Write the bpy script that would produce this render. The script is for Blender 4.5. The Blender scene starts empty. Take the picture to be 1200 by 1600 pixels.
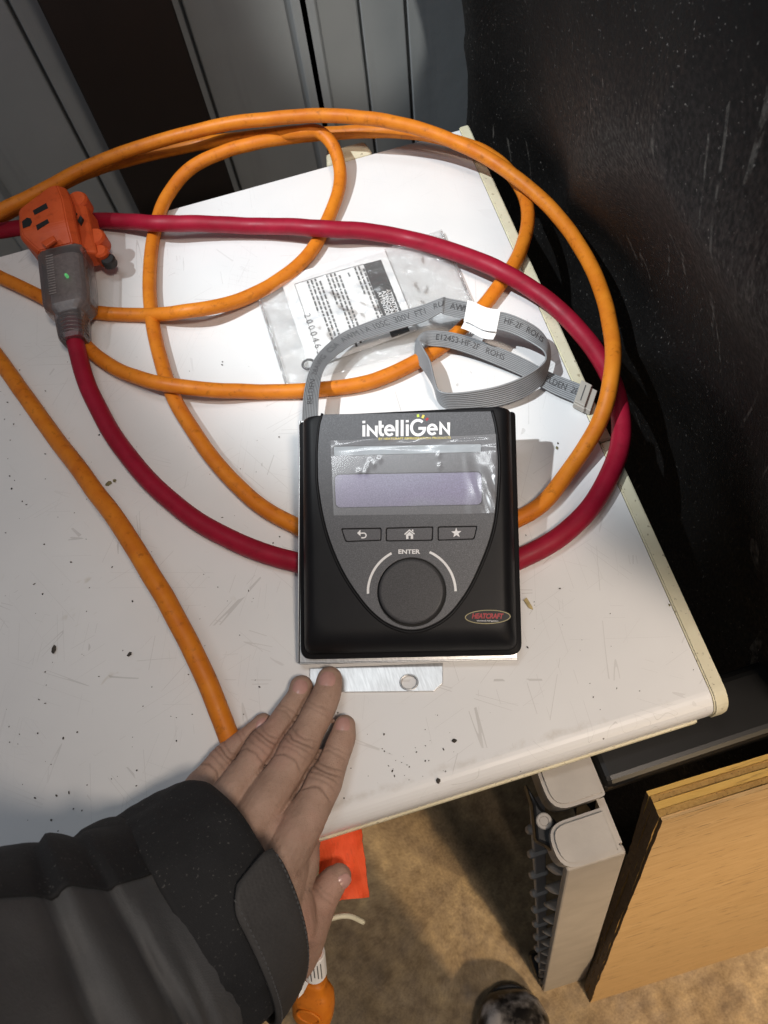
import bpy, bmesh, math, random
from mathutils import Vector as V, Matrix, noise as mnoise
random.seed(7)
S = bpy.context.scene
COL = S.collection
R = math.radians

# ------------------------------------------------------------------ camera
TZ = 0.75                       # height of the table top above the floor
H = 0.46                        # camera above the table top
F = 1150.0                      # focal length in pixels of the 1200 x 1600 frame
def camray(px, py): return V(((px-600)/F, (py-800)/F, 1.0))
_d = camray(720, 1370).normalized()
_x = camray(16700, -4500); _x = (_x-_d*_x.dot(_d)).normalized()
_z = -_d; _y = _z.cross(_x)
def ray(px, py):
    r = camray(px, py); return V((r.dot(_x), r.dot(_y), r.dot(_z)))
CAMP = V((0, 0, TZ+H))
def at(px, py, z=0.0):
    """world point at height z above the table top seen at that pixel"""
    w = ray(px, py); return CAMP + w*((z-H)/w.z)
cd = bpy.data.cameras.new('camera'); cam = bpy.data.objects.new('camera', cd); COL.objects.link(cam)
cd.sensor_fit = 'HORIZONTAL'; cd.sensor_width = 36.0; cd.lens = 36.0*F/1200; cd.clip_start = .01; cd.clip_end = 100
cx = V((_x.x, _y.x, _z.x)); cy = -V((_x.y, _y.y, _z.y)); cz = -V((_x.z, _y.z, _z.z))
cam.matrix_world = Matrix(((cx.x, cy.x, cz.x, CAMP.x), (cx.y, cy.y, cz.y, CAMP.y), (cx.z, cy.z, cz.z, CAMP.z), (0, 0, 0, 1)))
S.camera = cam
cd.dof.use_dof = True; cd.dof.focus_distance = .49; cd.dof.aperture_fstop = 20.0

# ------------------------------------------------------------------ light
w = bpy.data.worlds.new('World'); S.world = w; w.use_nodes = True
bg = w.node_tree.nodes['Background']; bg.inputs[0].default_value = (.62, .68, .8, 1); bg.inputs[1].default_value = .20
def aim(o, p, target):
    o.location = p; o.rotation_euler = (V(target)-V(p)).to_track_quat('-Z', 'Y').to_euler()
kl = bpy.data.lights.new('work_lamp', 'SPOT'); kl.energy = 255; kl.color = (.90, .96, 1.0); kl.spot_size = R(16.5); kl.spot_blend = .55; kl.shadow_soft_size = .02
ko = bpy.data.objects.new('work_lamp', kl); COL.objects.link(ko); aim(ko, (-1.15, .40, TZ+2.1), (.25, .49, TZ))
wl = bpy.data.lights.new('shop_lamp', 'AREA'); wl.energy = 2.7; wl.color = (1.0, .84, .70); wl.size = .22; wl.spread = R(64)
wo = bpy.data.objects.new('shop_lamp', wl); COL.objects.link(wo); aim(wo, (.34, -.50, TZ+1.6), (.40, .12, TZ))
fl_ = bpy.data.lights.new('floor_fill_spot', 'SPOT'); fl_.energy = 115; fl_.color = (1.0, .74, .45); fl_.spot_size = R(44); fl_.spot_blend = .8; fl_.shadow_soft_size = .05  # unseen warm spot, added to brighten floor, board and sawhorse leg
fo_ = bpy.data.objects.new('floor_fill_spot', fl_); COL.objects.link(fo_); aim(fo_, (.62, -1.65, TZ+.85), (.20, -.16, .1))
cl = bpy.data.lights.new('overhead_fill', 'AREA'); cl.energy = 5.0; cl.color = (.93, .97, 1.0); cl.shape = 'RECTANGLE'; cl.size = .75; cl.size_y = .14  # unseen overhead fill, added for the table's dim left and its sheen
co = bpy.data.objects.new('overhead_fill', cl); COL.objects.link(co); aim(co, (-.16, .50, TZ+2.0), (-.16, .46, TZ))
pl_ = bpy.data.lights.new('wall_patch_spot', 'SPOT'); pl_.energy = 75; pl_.color = (1.0, .95, .86); pl_.spot_size = R(6.5); pl_.spot_blend = .45; pl_.shadow_soft_size = .03  # unseen narrow spot, added to throw the bright patch on the wall
po_ = bpy.data.objects.new('wall_patch_spot', pl_); COL.objects.link(po_); aim(po_, (.12, -1.1, TZ+1.25), (.20, .80, TZ+.035))
S.view_settings.view_transform = 'Standard'; S.view_settings.look = 'None'; S.view_settings.exposure = 0; S.view_settings.gamma = 1

# ------------------------------------------------------------------ helpers
WM = {}
def meta(o, label=None, cat=None, group=None, kind=None):
    if label: o['label'] = label
    if cat: o['category'] = cat
    if group: o['group'] = group
    if kind: o['kind'] = kind
    return o
def thing(name, label, cat, loc, group=None):
    o = bpy.data.objects.new(name, None); COL.objects.link(o); o.empty_display_size = .02
    o.location = loc; WM[o] = Matrix.Translation(V(loc)); return meta(o, label, cat, group)
def link(name, me, m=None, parent=None, smooth=False, loc=None):
    """me holds world coordinates; the object gets its origin at the base of its shape"""
    vs = [v.co for v in me.vertices]
    if loc is None:
        loc = V(((min(v.x for v in vs)+max(v.x for v in vs))/2, (min(v.y for v in vs)+max(v.y for v in vs))/2, min(v.z for v in vs)))
    M = Matrix.Translation(loc); me.transform(M.inverted())
    if m:
        for q in (m if isinstance(m, (list, tuple)) else [m]): me.materials.append(q)
    o = bpy.data.objects.new(name, me); COL.objects.link(o)
    if parent is not None:
        o.parent = parent; L = WM[parent].inverted() @ M
    else: L = M
    o.matrix_local = L; WM[o] = M
    if smooth: me.polygons.foreach_set('use_smooth', [True]*len(me.polygons))
    me.update(); return o
def mesh(vs, fs):
    me = bpy.data.meshes.new('m'); me.from_pydata([tuple(v) for v in vs], [], fs); me.update()
    bm = bmesh.new(); bm.from_mesh(me); bmesh.ops.recalc_face_normals(bm, faces=bm.faces); bm.to_mesh(me); bm.free(); return me
def from_bm(bm, recalc=True):
    if recalc: bmesh.ops.recalc_face_normals(bm, faces=bm.faces)
    me = bpy.data.meshes.new('m'); bm.to_mesh(me); bm.free(); return me
def join(ms):
    vs, fs = [], []
    for me in ms:
        b = len(vs); vs += [v.co.copy() for v in me.vertices]; fs += [[i+b for i in p.vertices] for p in me.polygons]
    me = bpy.data.meshes.new('m'); me.from_pydata(vs, [], fs); me.update(); return me
def prism(poly, off, bevel=0, seg=2):
    """poly: list of world points (planar), off: extrusion vector"""
    n = len(poly); vs = [V(p) for p in poly]+[V(p)+off for p in poly]
    fs = [list(range(n))[::-1], list(range(n, 2*n))]+[[i, (i+1) % n, n+(i+1) % n, n+i] for i in range(n)]
    me = mesh(vs, fs)
    if bevel:
        bm = bmesh.new(); bm.from_mesh(me)
        bmesh.ops.bevel(bm, geom=list(bm.edges), offset=bevel, segments=seg, affect='EDGES', profile=.5, clamp_overlap=True)
        me = from_bm(bm)
    return me
def hexa(p, bevel=0, seg=2):
    """8 points: bottom four then top four"""
    me = mesh(p, [[3, 2, 1, 0], [4, 5, 6, 7], [0, 1, 5, 4], [1, 2, 6, 5], [2, 3, 7, 6], [3, 0, 4, 7]])
    if bevel:
        bm = bmesh.new(); bm.from_mesh(me)
        bmesh.ops.bevel(bm, geom=list(bm.edges), offset=bevel, segments=seg, affect='EDGES', profile=.5, clamp_overlap=True)
        me = from_bm(bm)
    return me
def cr(p0, p1, p2, p3, t):
    return .5*((2*p1)+(p2-p0)*t+(2*p0-5*p1+4*p2-p3)*t*t+(3*p1-p0-3*p2+p3)*t*t*t)
def spline(pts, n=8):
    """pts: list of Vectors (any dimension); centripetal-like uniform Catmull-Rom"""
    out = []
    for i in range(len(pts)-1):
        p0 = pts[i-1] if i else pts[0]*2-pts[1]
        p3 = pts[i+2] if i+2 < len(pts) else pts[-1]*2-pts[-2]
        for k in range(n): out.append(cr(p0, pts[i], pts[i+1], p3, k/n))
    out.append(pts[-1].copy()); return out
def resample(pts, step):
    out = [pts[0].copy()]; acc = 0
    for a, b in zip(pts, pts[1:]):
        L = (b-a).length
        while acc+L >= step and L > 1e-9:
            t = (step-acc)/L; a = a.lerp(b, t); out.append(a.copy()); L = (b-a).length; acc = 0
        acc += L
    out.append(pts[-1].copy()); return out
def tube(pts, r, seg=14, caps=True, up=None):
    vs, fs = [], []; N = len(pts); nrm = None
    for i, p in enumerate(pts):
        t = (pts[min(i+1, N-1)]-pts[max(i-1, 0)]).normalized()
        if nrm is None:
            nrm = t.orthogonal().normalized()
        nrm = (nrm-t*nrm.dot(t)).normalized(); b = t.cross(nrm)
        rr = r[i] if isinstance(r, (list, tuple)) else r
        for k in range(seg):
            a = 2*math.pi*k/seg; vs.append(p+nrm*(math.cos(a)*rr)+b*(math.sin(a)*rr))
    for i in range(N-1):
        for k in range(seg):
            fs.append([i*seg+k, i*seg+(k+1) % seg, (i+1)*seg+(k+1) % seg, (i+1)*seg+k])
    if caps: fs += [list(range(seg))[::-1], list(range((N-1)*seg, N*seg))]
    return mesh(vs, fs)
def lathe(o, axis, prof, seg=48, ref=None):
    """prof: (radius, height) pairs along axis from o"""
    axis = axis.normalized(); a = (ref or axis.orthogonal()).normalized(); b = axis.cross(a); vs, fs = [], []
    for r, hh in prof:
        for k in range(seg):
            t = 2*math.pi*k/seg; vs.append(o+axis*hh+a*(math.cos(t)*r)+b*(math.sin(t)*r))
    for i in range(len(prof)-1):
        for k in range(seg): fs.append([i*seg+k, i*seg+(k+1) % seg, (i+1)*seg+(k+1) % seg, (i+1)*seg+k])
    fs += [list(range(seg))[::-1], list(range((len(prof)-1)*seg, len(prof)*seg))]
    return mesh(vs, fs)
def curve2d(loops, thick, bevel=0, res=2):
    """filled 2D shape with holes -> list of (x, y, z) verts and faces, z from 0 to thick"""
    c = bpy.data.curves.new('c', 'CURVE'); c.dimensions = '2D'; c.fill_mode = 'BOTH'; c.extrude = max(thick/2-bevel, 0); c.bevel_depth = bevel; c.bevel_resolution = res
    if bevel: c.offset = -bevel
    for L in loops:
        s = c.splines.new('POLY'); s.points.add(len(L)-1); s.use_cyclic_u = True
        for p, q in zip(s.points, L): p.co = (q[0]*100, q[1]*100, 0, 1)
    c.extrude *= 100; c.bevel_depth *= 100; c.offset *= 100
    o = bpy.data.objects.new('c', c); COL.objects.link(o); dg = bpy.context.evaluated_depsgraph_get()
    me = o.evaluated_get(dg).to_mesh(); vs = [v.co/100+V((0, 0, thick/2)) for v in me.vertices]; fs = [list(p.vertices) for p in me.polygons]
    o.evaluated_get(dg).to_mesh_clear(); bpy.data.objects.remove(o); bpy.data.curves.remove(c); return vs, fs
def text2d(s, size, align='CENTER', bold=0, shear=0, space=1.0):
    c = bpy.data.curves.new('t', 'FONT'); c.body = s; c.size = 1; c.align_x = align; c.offset = bold; c.shear = shear; c.space_character = space; c.resolution_u = 3
    o = bpy.data.objects.new('t', c); COL.objects.link(o); dg = bpy.context.evaluated_depsgraph_get()
    me = o.evaluated_get(dg).to_mesh(); vs = [v.co*size for v in me.vertices]; fs = [list(p.vertices) for p in me.polygons]
    o.evaluated_get(dg).to_mesh_clear(); bpy.data.objects.remove(o); bpy.data.curves.remove(c); return vs, fs
def bez_circle(cx_, cy_, r, n=40, ry=None): return [(cx_+r*math.cos(2*math.pi*k/n), cy_+(ry or r)*math.sin(2*math.pi*k/n)) for k in range(n)]
def rounded(poly, r, n=4):
    out = []; N = len(poly)
    for i in range(N):
        p = V(poly[i]).to_2d(); a = V(poly[i-1]).to_2d(); b = V(poly[(i+1) % N]).to_2d()
        da = (a-p); db = (b-p); rr = min(r, da.length*.45, db.length*.45); da.normalize(); db.normalize()
        s, e = p+da*rr, p+db*rr
        for k in range(n+1):
            t = k/n; out.append(tuple((s*(1-t)**2+p*2*t*(1-t)+e*t*t)))
    return out

# ------------------------------------------------------------------ materials
class NT:
    def __init__(s, name):
        s.m = bpy.data.materials.new(name); s.m.use_nodes = True; s.t = s.m.node_tree; s.b = s.t.nodes['Principled BSDF']; s.out = s.t.nodes['Material Output']
        s.tc = s.t.nodes.new('ShaderNodeTexCoord')
    def n(s, typ, **kw):
        q = s.t.nodes.new('ShaderNode'+typ)
        for k, v in kw.items(): setattr(q, k, v)
        return q
    def l(s, a, b): s.t.links.new(a, b)
    def map(s, scale=(1, 1, 1), rot=(0, 0, 0), coord='Object'):
        m = s.n('Mapping'); m.inputs['Scale'].default_value = scale; m.inputs['Rotation'].default_value = rot; s.l(s.tc.outputs[coord], m.inputs[0]); return m.outputs[0]
    def noise(s, scale, detail=4, rough=.55, vec=None, dist=0):
        q = s.n('TexNoise'); q.inputs['Scale'].default_value = scale; q.inputs['Detail'].default_value = detail; q.inputs['Roughness'].default_value = rough; q.inputs['Distortion'].default_value = dist
        s.l(vec or s.tc.outputs['Object'], q.inputs['Vector']); return q.outputs['Fac']
    def ramp(s, fac, stops, interp='LINEAR'):
        q = s.n('ValToRGB'); q.color_ramp.interpolation = interp; e = q.color_ramp.elements
        while len(e) < len(stops): e.new(.5)
        for a, (p, c) in zip(e, stops):
            a.position = p; a.color = c if len(c) == 4 else (*c, 1)
        s.l(fac, q.inputs[0]); return q.outputs[0]
    def math(s, op, a, b=None, c=None):
        q = s.n('Math', operation=op)
        for i, v in enumerate((a, b, c)):
            if v is None: continue
            if isinstance(v, (int, float)): q.inputs[i].default_value = v
            else: s.l(v, q.inputs[i])
        return q.outputs[0]
    def mix(s, fac, a, b, blend='MIX'):
        q = s.n('Mix', data_type='RGBA', blend_type=blend)
        for i, v in ((0, fac), (6, a), (7, b)):
            if isinstance(v, (int, float)): q.inputs[i].default_value = v
            elif isinstance(v, tuple): q.inputs[i].default_value = (*v, 1) if len(v) == 3 else v
            else: s.l(v, q.inputs[i])
        return q.outputs[2]
    def bump(s, h, strength=.3, dist=.001, prev=None):
        q = s.n('Bump'); q.inputs['Strength'].default_value = strength; q.inputs['Distance'].default_value = dist; s.l(h, q.inputs['Height'])
        if prev: s.l(prev, q.inputs['Normal'])
        return q.outputs[0]
    def set(s, **kw):
        for k, v in kw.items():
            k = {'color': 'Base Color', 'rough': 'Roughness', 'metal': 'Metallic', 'normal': 'Normal', 'spec': 'Specular IOR Level', 'coat': 'Coat Weight', 'coatr': 'Coat Roughness', 'sss': 'Subsurface Weight', 'alpha': 'Alpha', 'trans': 'Transmission Weight', 'ior': 'IOR', 'emit': 'Emission Strength', 'ecol': 'Emission Color', 'sheen': 'Sheen Weight'}[k]
            i = s.b.inputs[k]
            if isinstance(v, (int, float)): i.default_value = v
            elif isinstance(v, tuple): i.default_value = (*v, 1) if len(v) == 3 else v
            else: s.l(v, i)
        return s.m
def simple(name, color, rough=.5, metal=0, var=.15, scale=60, bump=.0, bscale=900, bdist=.0002, **kw):
    t = NT(name); a = tuple(c*(1-var) for c in color); b = tuple(min(1, c*(1+var)) for c in color)
    col = t.ramp(t.noise(scale, 5), [(.3, a), (.7, b)])
    if bump: t.set(normal=t.bump(t.noise(bscale, 3), bump, bdist))
    return t.set(color=col, rough=rough, metal=metal, **kw)

M = {}
def lines(t, scale, ang, width, stretch=45, seed=0):
    """thin broken, nearly straight scratch lines running along one direction"""
    m = t.n('Mapping'); m.inputs['Rotation'].default_value = (0, 0, ang); m.inputs['Location'].default_value = (seed*1.7, seed*.9, 0); t.l(t.tc.outputs['Object'], m.inputs[0])
    m2 = t.n('Mapping'); m2.inputs['Scale'].default_value = (1, 1/stretch, 1); t.l(m.outputs[0], m2.inputs[0])
    v = t.noise(scale, 0, .5, m2.outputs[0])
    d = t.math('ABSOLUTE', t.math('SUBTRACT', v, .5)); lin = t.math('LESS_THAN', d, width)
    mask = t.math('GREATER_THAN', t.noise(22, 2, .5, m.outputs[0]), .58)
    return t.math('MULTIPLY', lin, mask)
def make_white_panel():
    t = NT('white_melamine')
    base = t.ramp(t.noise(7, 5), [(.3, (.70, .70, .70)), (.7, (.77, .77, .765))])
    stain = t.ramp(t.noise(38, 3, .6, None, .5), [(.68, (0, 0, 0)), (.76, (1, 1, 1))])
    sm = t.math('MULTIPLY', stain, t.ramp(t.noise(6, 2), [(.52, (0, 0, 0)), (.62, (1, 1, 1))]))
    c = t.mix(t.math('MULTIPLY', sm, .4), base, (.42, .36, .25))
    sc = None
    for i, (s_, a, wd) in enumerate(((70, .6, .0032), (90, -.5, .003), (65, 1.3, .0028), (100, 2.2, .0034), (80, .1, .003), (85, 1.0, .0032), (75, 1.9, .003), (110, .35, .0035))):
        l_ = lines(t, s_, a, wd, seed=i+1); sc = l_ if sc is None else t.math('MAXIMUM', sc, l_)
    wear = t.ramp(t.noise(5, 3), [(.4, (.1, .1, .1)), (.65, (1, 1, 1))])
    c = t.mix(t.math('MULTIPLY', t.math('MULTIPLY', sc, .36), wear), c, (.26, .24, .22))
    v = t.n('TexVoronoi', feature='F1'); v.inputs['Scale'].default_value = 75; t.l(t.tc.outputs['Object'], v.inputs['Vector'])
    rnd = t.n('SeparateColor'); t.l(v.outputs['Color'], rnd.inputs[0])
    spot = t.math('MULTIPLY', t.math('LESS_THAN', v.outputs['Distance'], t.math('MULTIPLY', rnd.outputs[1], .055)), t.math('GREATER_THAN', rnd.outputs[0], .80))
    c = t.mix(t.math('MULTIPLY', spot, .8), c, (.06, .05, .045))
    rg = t.ramp(t.noise(14, 5), [(.3, (.30, .30, .30)), (.7, (.44, .44, .44))])
    rg = t.mix(t.math('MULTIPLY', sc, .6), rg, (.6, .6, .6))
    return t.set(color=c, rough=rg, normal=t.bump(t.math('MULTIPLY', sc, -1), .3, .0003, t.bump(t.noise(160, 3), .10, .0002)), spec=.5)
M['panel'] = make_white_panel()
def make_cream():
    t = NT('cream_plastic')
    c = t.ramp(t.noise(45, 4), [(.3, (.62, .57, .40)), (.7, (.72, .68, .51))])
    sp = t.ramp(t.noise(330, 2), [(.66, (0, 0, 0)), (.71, (1, 1, 1))])
    c = t.mix(t.math('MULTIPLY', sp, .6), c, (.18, .14, .08))
    return t.set(color=c, rough=.5)
M['cream'] = make_cream()
def make_cord(name, ca, cb, dirt=.3):
    t = NT(name)
    c = t.ramp(t.noise(55, 5, .6), [(.3, ca), (.7, cb)])
    sm = t.ramp(t.noise(160, 4, .65), [(.56, (0, 0, 0)), (.72, (1, 1, 1))])
    c = t.mix(t.math('MULTIPLY', sm, dirt), c, tuple(x*.28 for x in ca))
    return t.set(color=c, rough=t.ramp(t.noise(90, 3), [(.3, (.42, .42, .42)), (.7, (.56, .56, .56))]), spec=.28, normal=t.bump(t.noise(240, 4), .22, .0004))
M['orange'] = make_cord('orange_jacket', (.56, .150, .010), (.70, .225, .016), .5)
M['red'] = make_cord('red_jacket', (.25, .005, .020), (.33, .008, .030), .2)
M['tap'] = make_cord('orange_red_plastic', (.50, .068, .016), (.58, .095, .022), .35)
M['black'] = simple('black_plastic', (.008, .008, .009), .46, bump=.25, bscale=2600, bdist=.00015, spec=.2)
M['void'] = simple('dark_gap', (.004, .004, .004), .7)
def make_face():
    t = NT('graphite_face')
    n_ = t.noise(2600, 2, .7)
    c = t.ramp(n_, [(.34, (.075, .077, .082)), (.56, (.115, .118, .126)), (.70, (.22, .22, .232))])
    return t.set(color=c, rough=.46, metal=.2, spec=.3, normal=t.bump(n_, .35, .0001))
M['face'] = make_face()
M['button'] = simple('button_graphite', (.105, .105, .112), .45, metal=.2, var=.4, scale=2400, bump=.3, bscale=2200, bdist=.0001, spec=.3)
M['knob'] = simple('knob_graphite', (.062, .062, .065), .48, metal=.15, var=.5, scale=2400, bump=.35, bscale=2200, bdist=.0001, spec=.3)
M['white'] = simple('white_print', (.85, .85, .85), .5, var=.03)
M['gold'] = simple('gold_print', (.36, .31, .15), .5, var=.05)
M['lime'] = simple('lime_print', (.55, .70, .08), .5, var=.05)
M['yellow'] = simple('yellow_print', (.75, .62, .10), .5, var=.05)
M['crimson'] = simple('red_print', (.38, .02, .03), .5, var=.05)
M['ink'] = simple('black_ink', (.012, .012, .012), .6, var=.2)
M['greyink'] = simple('grey_ink', (.09, .09, .09), .6, var=.2)
def make_metal(name, c0, c1, stretch, rough=.3):
    t = NT(name); n_ = t.noise(900, 3, .6, t.map(stretch)); g_ = t.noise(14, 3)
    return t.set(color=t.ramp(n_, [(.3, c0), (.7, c1)]), rough=t.ramp(g_, [(.3, (rough-.03,)*3), (.7, (rough+.05,)*3)]), metal=1.0, normal=t.bump(n_, .12, .0001))
M['steel'] = make_metal('galvanised_steel', (.50, .50, .495), (.66, .66, .655), (1, .12, 1), .36)
def make_screen():
    t = NT('lcd_screen'); g = t.n('SeparateXYZ'); t.l(t.tc.outputs['Generated'], g.inputs[0])
    c = t.ramp(t.noise(16, 2), [(.3, (.20, .20, .30)), (.55, (.235, .215, .335)), (.75, (.25, .28, .33))])
    d = t.ramp(t.noise(1500, 2, .7), [(.4, (.8, .8, .8)), (.7, (1.3, 1.3, 1.3))])
    return t.set(color=t.mix(1.0, c, d, 'MULTIPLY'), rough=.35)
M['screen'] = make_screen()
M['frost'] = simple('frosted_bar', (.34, .38, .40), .45, var=.12, scale=90)
def make_clear(name, alpha, tint, rough, crumple=0, cs=60, diff=.08, white=(.9, .9, .9)):
    t = NT(name); tr = t.n('BsdfTransparent'); tr.inputs[0].default_value = (*tint, 1)
    gl = t.n('BsdfGlossy'); gl.inputs['Roughness'].default_value = rough; gl.inputs[0].default_value = (1, 1, 1, 1)
    df = t.n('BsdfDiffuse'); df.inputs[0].default_value = (*white, 1)
    fr = t.n('Fresnel'); fr.inputs[0].default_value = 1.5
    if crumple:
        nb = t.bump(t.noise(cs, 5, .6, None, .8), crumple, .004)
        t.l(nb, gl.inputs['Normal'])
    a = t.n('MixShader'); a.inputs[0].default_value = diff; t.l(tr.outputs[0], a.inputs[1]); t.l(df.outputs[0], a.inputs[2])
    b = t.n('MixShader'); t.l(t.math('ADD', t.math('MULTIPLY', fr.outputs[0], 1.0), alpha), b.inputs[0]); t.l(a.outputs[0], b.inputs[1]); t.l(gl.outputs[0], b.inputs[2])
    t.l(b.outputs[0], t.out.inputs[0]); return t.m
M['film'] = make_clear('clear_film', .03, (.98, .98, 1.0), .17, 0, 60, .10)
M['bag'] = make_clear('bag_film', .025, (.915, .915, .915), .14, 1.0, 80, .10)
M['clear'] = make_clear('smoky_clear_plastic', .0, (.74, .70, .70), .30, .1, 80, .16, (.34, .31, .31))
M['core'] = simple('moulded_core', (.22, .19, .18), .6, var=.3, scale=300)
M['paper'] = simple('paper', (.82, .82, .82), .7, var=.03, scale=40)
def make_ribbon():
    t = NT('grey_ribbon'); return t.set(color=t.ramp(t.noise(70, 4), [(.3, (.205, .213, .222)), (.7, (.26, .268, .278))]), rough=.42, normal=t.bump(t.noise(500, 2), .08, .0002))
M['ribbon'] = make_ribbon()
M['beige'] = simple('beige_connector', (.42, .39, .34), .5, var=.06)
M['rubber'] = simple('black_rubber', (.015, .015, .015), .55)
def make_skin():
    t = NT('skin')
    c = t.ramp(t.noise(55, 5, .6), [(.25, (.32, .20, .145)), (.5, (.42, .27, .20)), (.8, (.49, .325, .25))])
    rd = t.ramp(t.noise(26, 3), [(.48, (0, 0, 0)), (.66, (1, 1, 1))]); c = t.mix(t.math('MULTIPLY', rd, .35), c, (.42, .20, .155))
    g = t.ramp(t.noise(190, 5, .7), [(.58, (0, 0, 0)), (.75, (1, 1, 1))])
    c = t.mix(t.math('MULTIPLY', g, .35), c, (.12, .066, .04))
    at_ = t.n('Attribute'); at_.attribute_name = 'grime_shade'; c = t.mix(t.math('MULTIPLY', at_.outputs['Fac'], .62), c, (.055, .032, .02))  # dark tone of joint creases and finger seams, dirt and painted shade
    v = t.n('TexVoronoi', feature='DISTANCE_TO_EDGE'); v.inputs['Scale'].default_value = 850; t.l(t.tc.outputs['Object'], v.inputs['Vector'])
    nb = t.bump(v.outputs['Distance'], .7, .0004); nb = t.bump(t.noise(520, 5, .65), .5, .0006, nb)
    t.b.inputs['Subsurface Radius'].default_value = (.004, .0016, .0008); t.b.inputs['Subsurface Scale'].default_value = 1.0
    return t.set(color=c, rough=.60, normal=nb, sss=.05, spec=.4)
M['skin'] = make_skin()
M['nail'] = simple('nail', (.50, .285, .245), .25, var=.12, scale=130)
def make_cloth(name, c0, c1, thread=900, rough=.8, lint=0, ang=.7, sheen=0, lw=.72):
    t = NT(name)
    w1 = t.n('TexWave', wave_type='BANDS'); w1.inputs['Scale'].default_value = thread/3; w1.inputs['Distortion'].default_value = .6; w1.inputs['Detail'].default_value = 1; t.l(t.map((1, 1, 1), (0, .5, ang)), w1.inputs['Vector'])
    w2 = t.n('TexWave', wave_type='BANDS'); w2.inputs['Scale'].default_value = thread/4; w2.inputs['Distortion'].default_value = .6; t.l(t.map((1, 1, 1), (.5, 0, ang+1.57)), w2.inputs['Vector'])
    hgt = t.math('ADD', w1.outputs['Fac'], t.math('MULTIPLY', w2.outputs['Fac'], .6))
    c = t.ramp(t.math('ADD', t.math('MULTIPLY', t.noise(thread, 2), .35), t.math('MULTIPLY', t.noise(30, 5), .6)), [(.25, c0), (.7, c1)])
    if lint:
        v = t.noise(620, 2, .6); sp = t.ramp(v, [(lw, (0, 0, 0)), (lw+.05, (1, 1, 1))])
        ms = t.ramp(t.noise(9, 4), [(.4, (.15, .15, .15)), (.7, (1, 1, 1))])
        c = t.mix(t.math('MULTIPLY', t.math('MULTIPLY', sp, ms), lint), c, (.42, .40, .37))
    return t.set(color=c, rough=rough, normal=t.bump(hgt, .16, .00025, t.bump(t.noise(thread*.8, 3), .4, .0005, t.bump(t.noise(60, 4), .3, .002))), sheen=sheen)
M['greycloth'] = make_cloth('grey_jacket_fabric', (.066, .066, .067), (.108, .107, .107), 1500, .75)
M['blackcloth'] = make_cloth('black_jacket_fabric', (.007, .007, .008), (.017, .017, .018), 1500, .85, .35, .7, 0, .66)
M['strapcloth'] = make_cloth('black_strap_fabric', (.030, .028, .027), (.062, .058, .055), 900, .72, 0, .1)
def make_cover():
    t = NT('black_cover_fabric')
    w1 = t.n('TexWave', wave_type='BANDS'); w1.inputs['Scale'].default_value = 330; w1.inputs['Distortion'].default_value = .8; t.l(t.map((1, .15, 1), (0, 0, .1)), w1.inputs['Vector'])
    c = t.ramp(t.noise(9, 5), [(.3, (.0022, .0022, .0024)), (.7, (.0065, .006, .0058))])
    sp = t.ramp(t.noise(430, 2, .6), [(.68, (0, 0, 0)), (.73, (1, 1, 1))])
    c = t.mix(t.math('MULTIPLY', sp, .45), c, (.30, .28, .26))
    st = t.ramp(t.noise(42, 5, .6, t.map((5.5, 5.5, .55), (.35, .1, 0))), [(.67, (0, 0, 0)), (.75, (1, 1, 1))])
    st = t.math('MULTIPLY', st, t.ramp(t.noise(7, 3), [(.5, (0, 0, 0)), (.6, (1, 1, 1))]))
    c = t.mix(t.math('MULTIPLY', st, .5), c, (.22, .20, .18))
    for sd_, (rx_, sc_) in enumerate(((.45, 9), (.62, 14), (-.1, 11))):
        m1 = t.n('Mapping'); m1.inputs['Rotation'].default_value = (rx_, 0, 0); m1.inputs['Location'].default_value = (0, sd_*1.3+.2, sd_*.7); t.l(t.tc.outputs['Object'], m1.inputs[0])
        m2 = t.n('Mapping'); m2.inputs['Scale'].default_value = (.3, 1, 1/14); t.l(m1.outputs[0], m2.inputs[0])
        ln = t.math('LESS_THAN', t.math('ABSOLUTE', t.math('SUBTRACT', t.noise(sc_*2, 1, .5, m2.outputs[0]), .5)), .007)
        ln = t.math('MULTIPLY', ln, t.math('GREATER_THAN', t.noise(9, 2, .5, m1.outputs[0]), .63))
        ln = t.math('MULTIPLY', ln, t.ramp(t.noise(120, 4, .7), [(.42, (0, 0, 0)), (.6, (1, 1, 1))]))
        c = t.mix(t.math('MULTIPLY', ln, .22), c, (.30, .28, .25))
    du = t.ramp(t.noise(11, 6, .7), [(.5, (0, 0, 0)), (.75, (1, 1, 1))])
    c = t.mix(t.math('MULTIPLY', du, .012), c, (.32, .27, .23))
    return t.set(color=c, rough=t.ramp(t.noise(300, 3), [(.35, (.5, .5, .5)), (.65, (.75, .75, .75))]), spec=.2, normal=t.bump(t.noise(380, 3), .35, .0005, t.bump(w1.outputs['Fac'], .25, .0003)))
M['cover'] = make_cover()
def make_floor():
    t = NT('stained_concrete')
    c = t.ramp(t.noise(8, 6, .65), [(.30, (.20, .138, .07)), (.48, (.39, .277, .145)), (.62, (.55, .405, .22)), (.8, (.70, .54, .32))])
    d = t.ramp(t.noise(42, 6, .7), [(.34, (.50, .46, .42)), (.52, (.9, .9, .9)), (.70, (1.3, 1.3, 1.25))])
    e = t.ramp(t.noise(330, 5, .75), [(.36, (.66, .63, .60)), (.58, (1.02, 1.02, 1.02))])
    c = t.mix(.85, c, d, 'MULTIPLY'); c = t.mix(.8, c, e, 'MULTIPLY')
    return t.set(color=c, rough=t.ramp(t.noise(30, 4), [(.3, (.45, .45, .45)), (.7, (.75, .75, .75))]), normal=t.bump(t.noise(90, 6, .65), .3, .003))
M['floor'] = make_floor()
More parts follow.
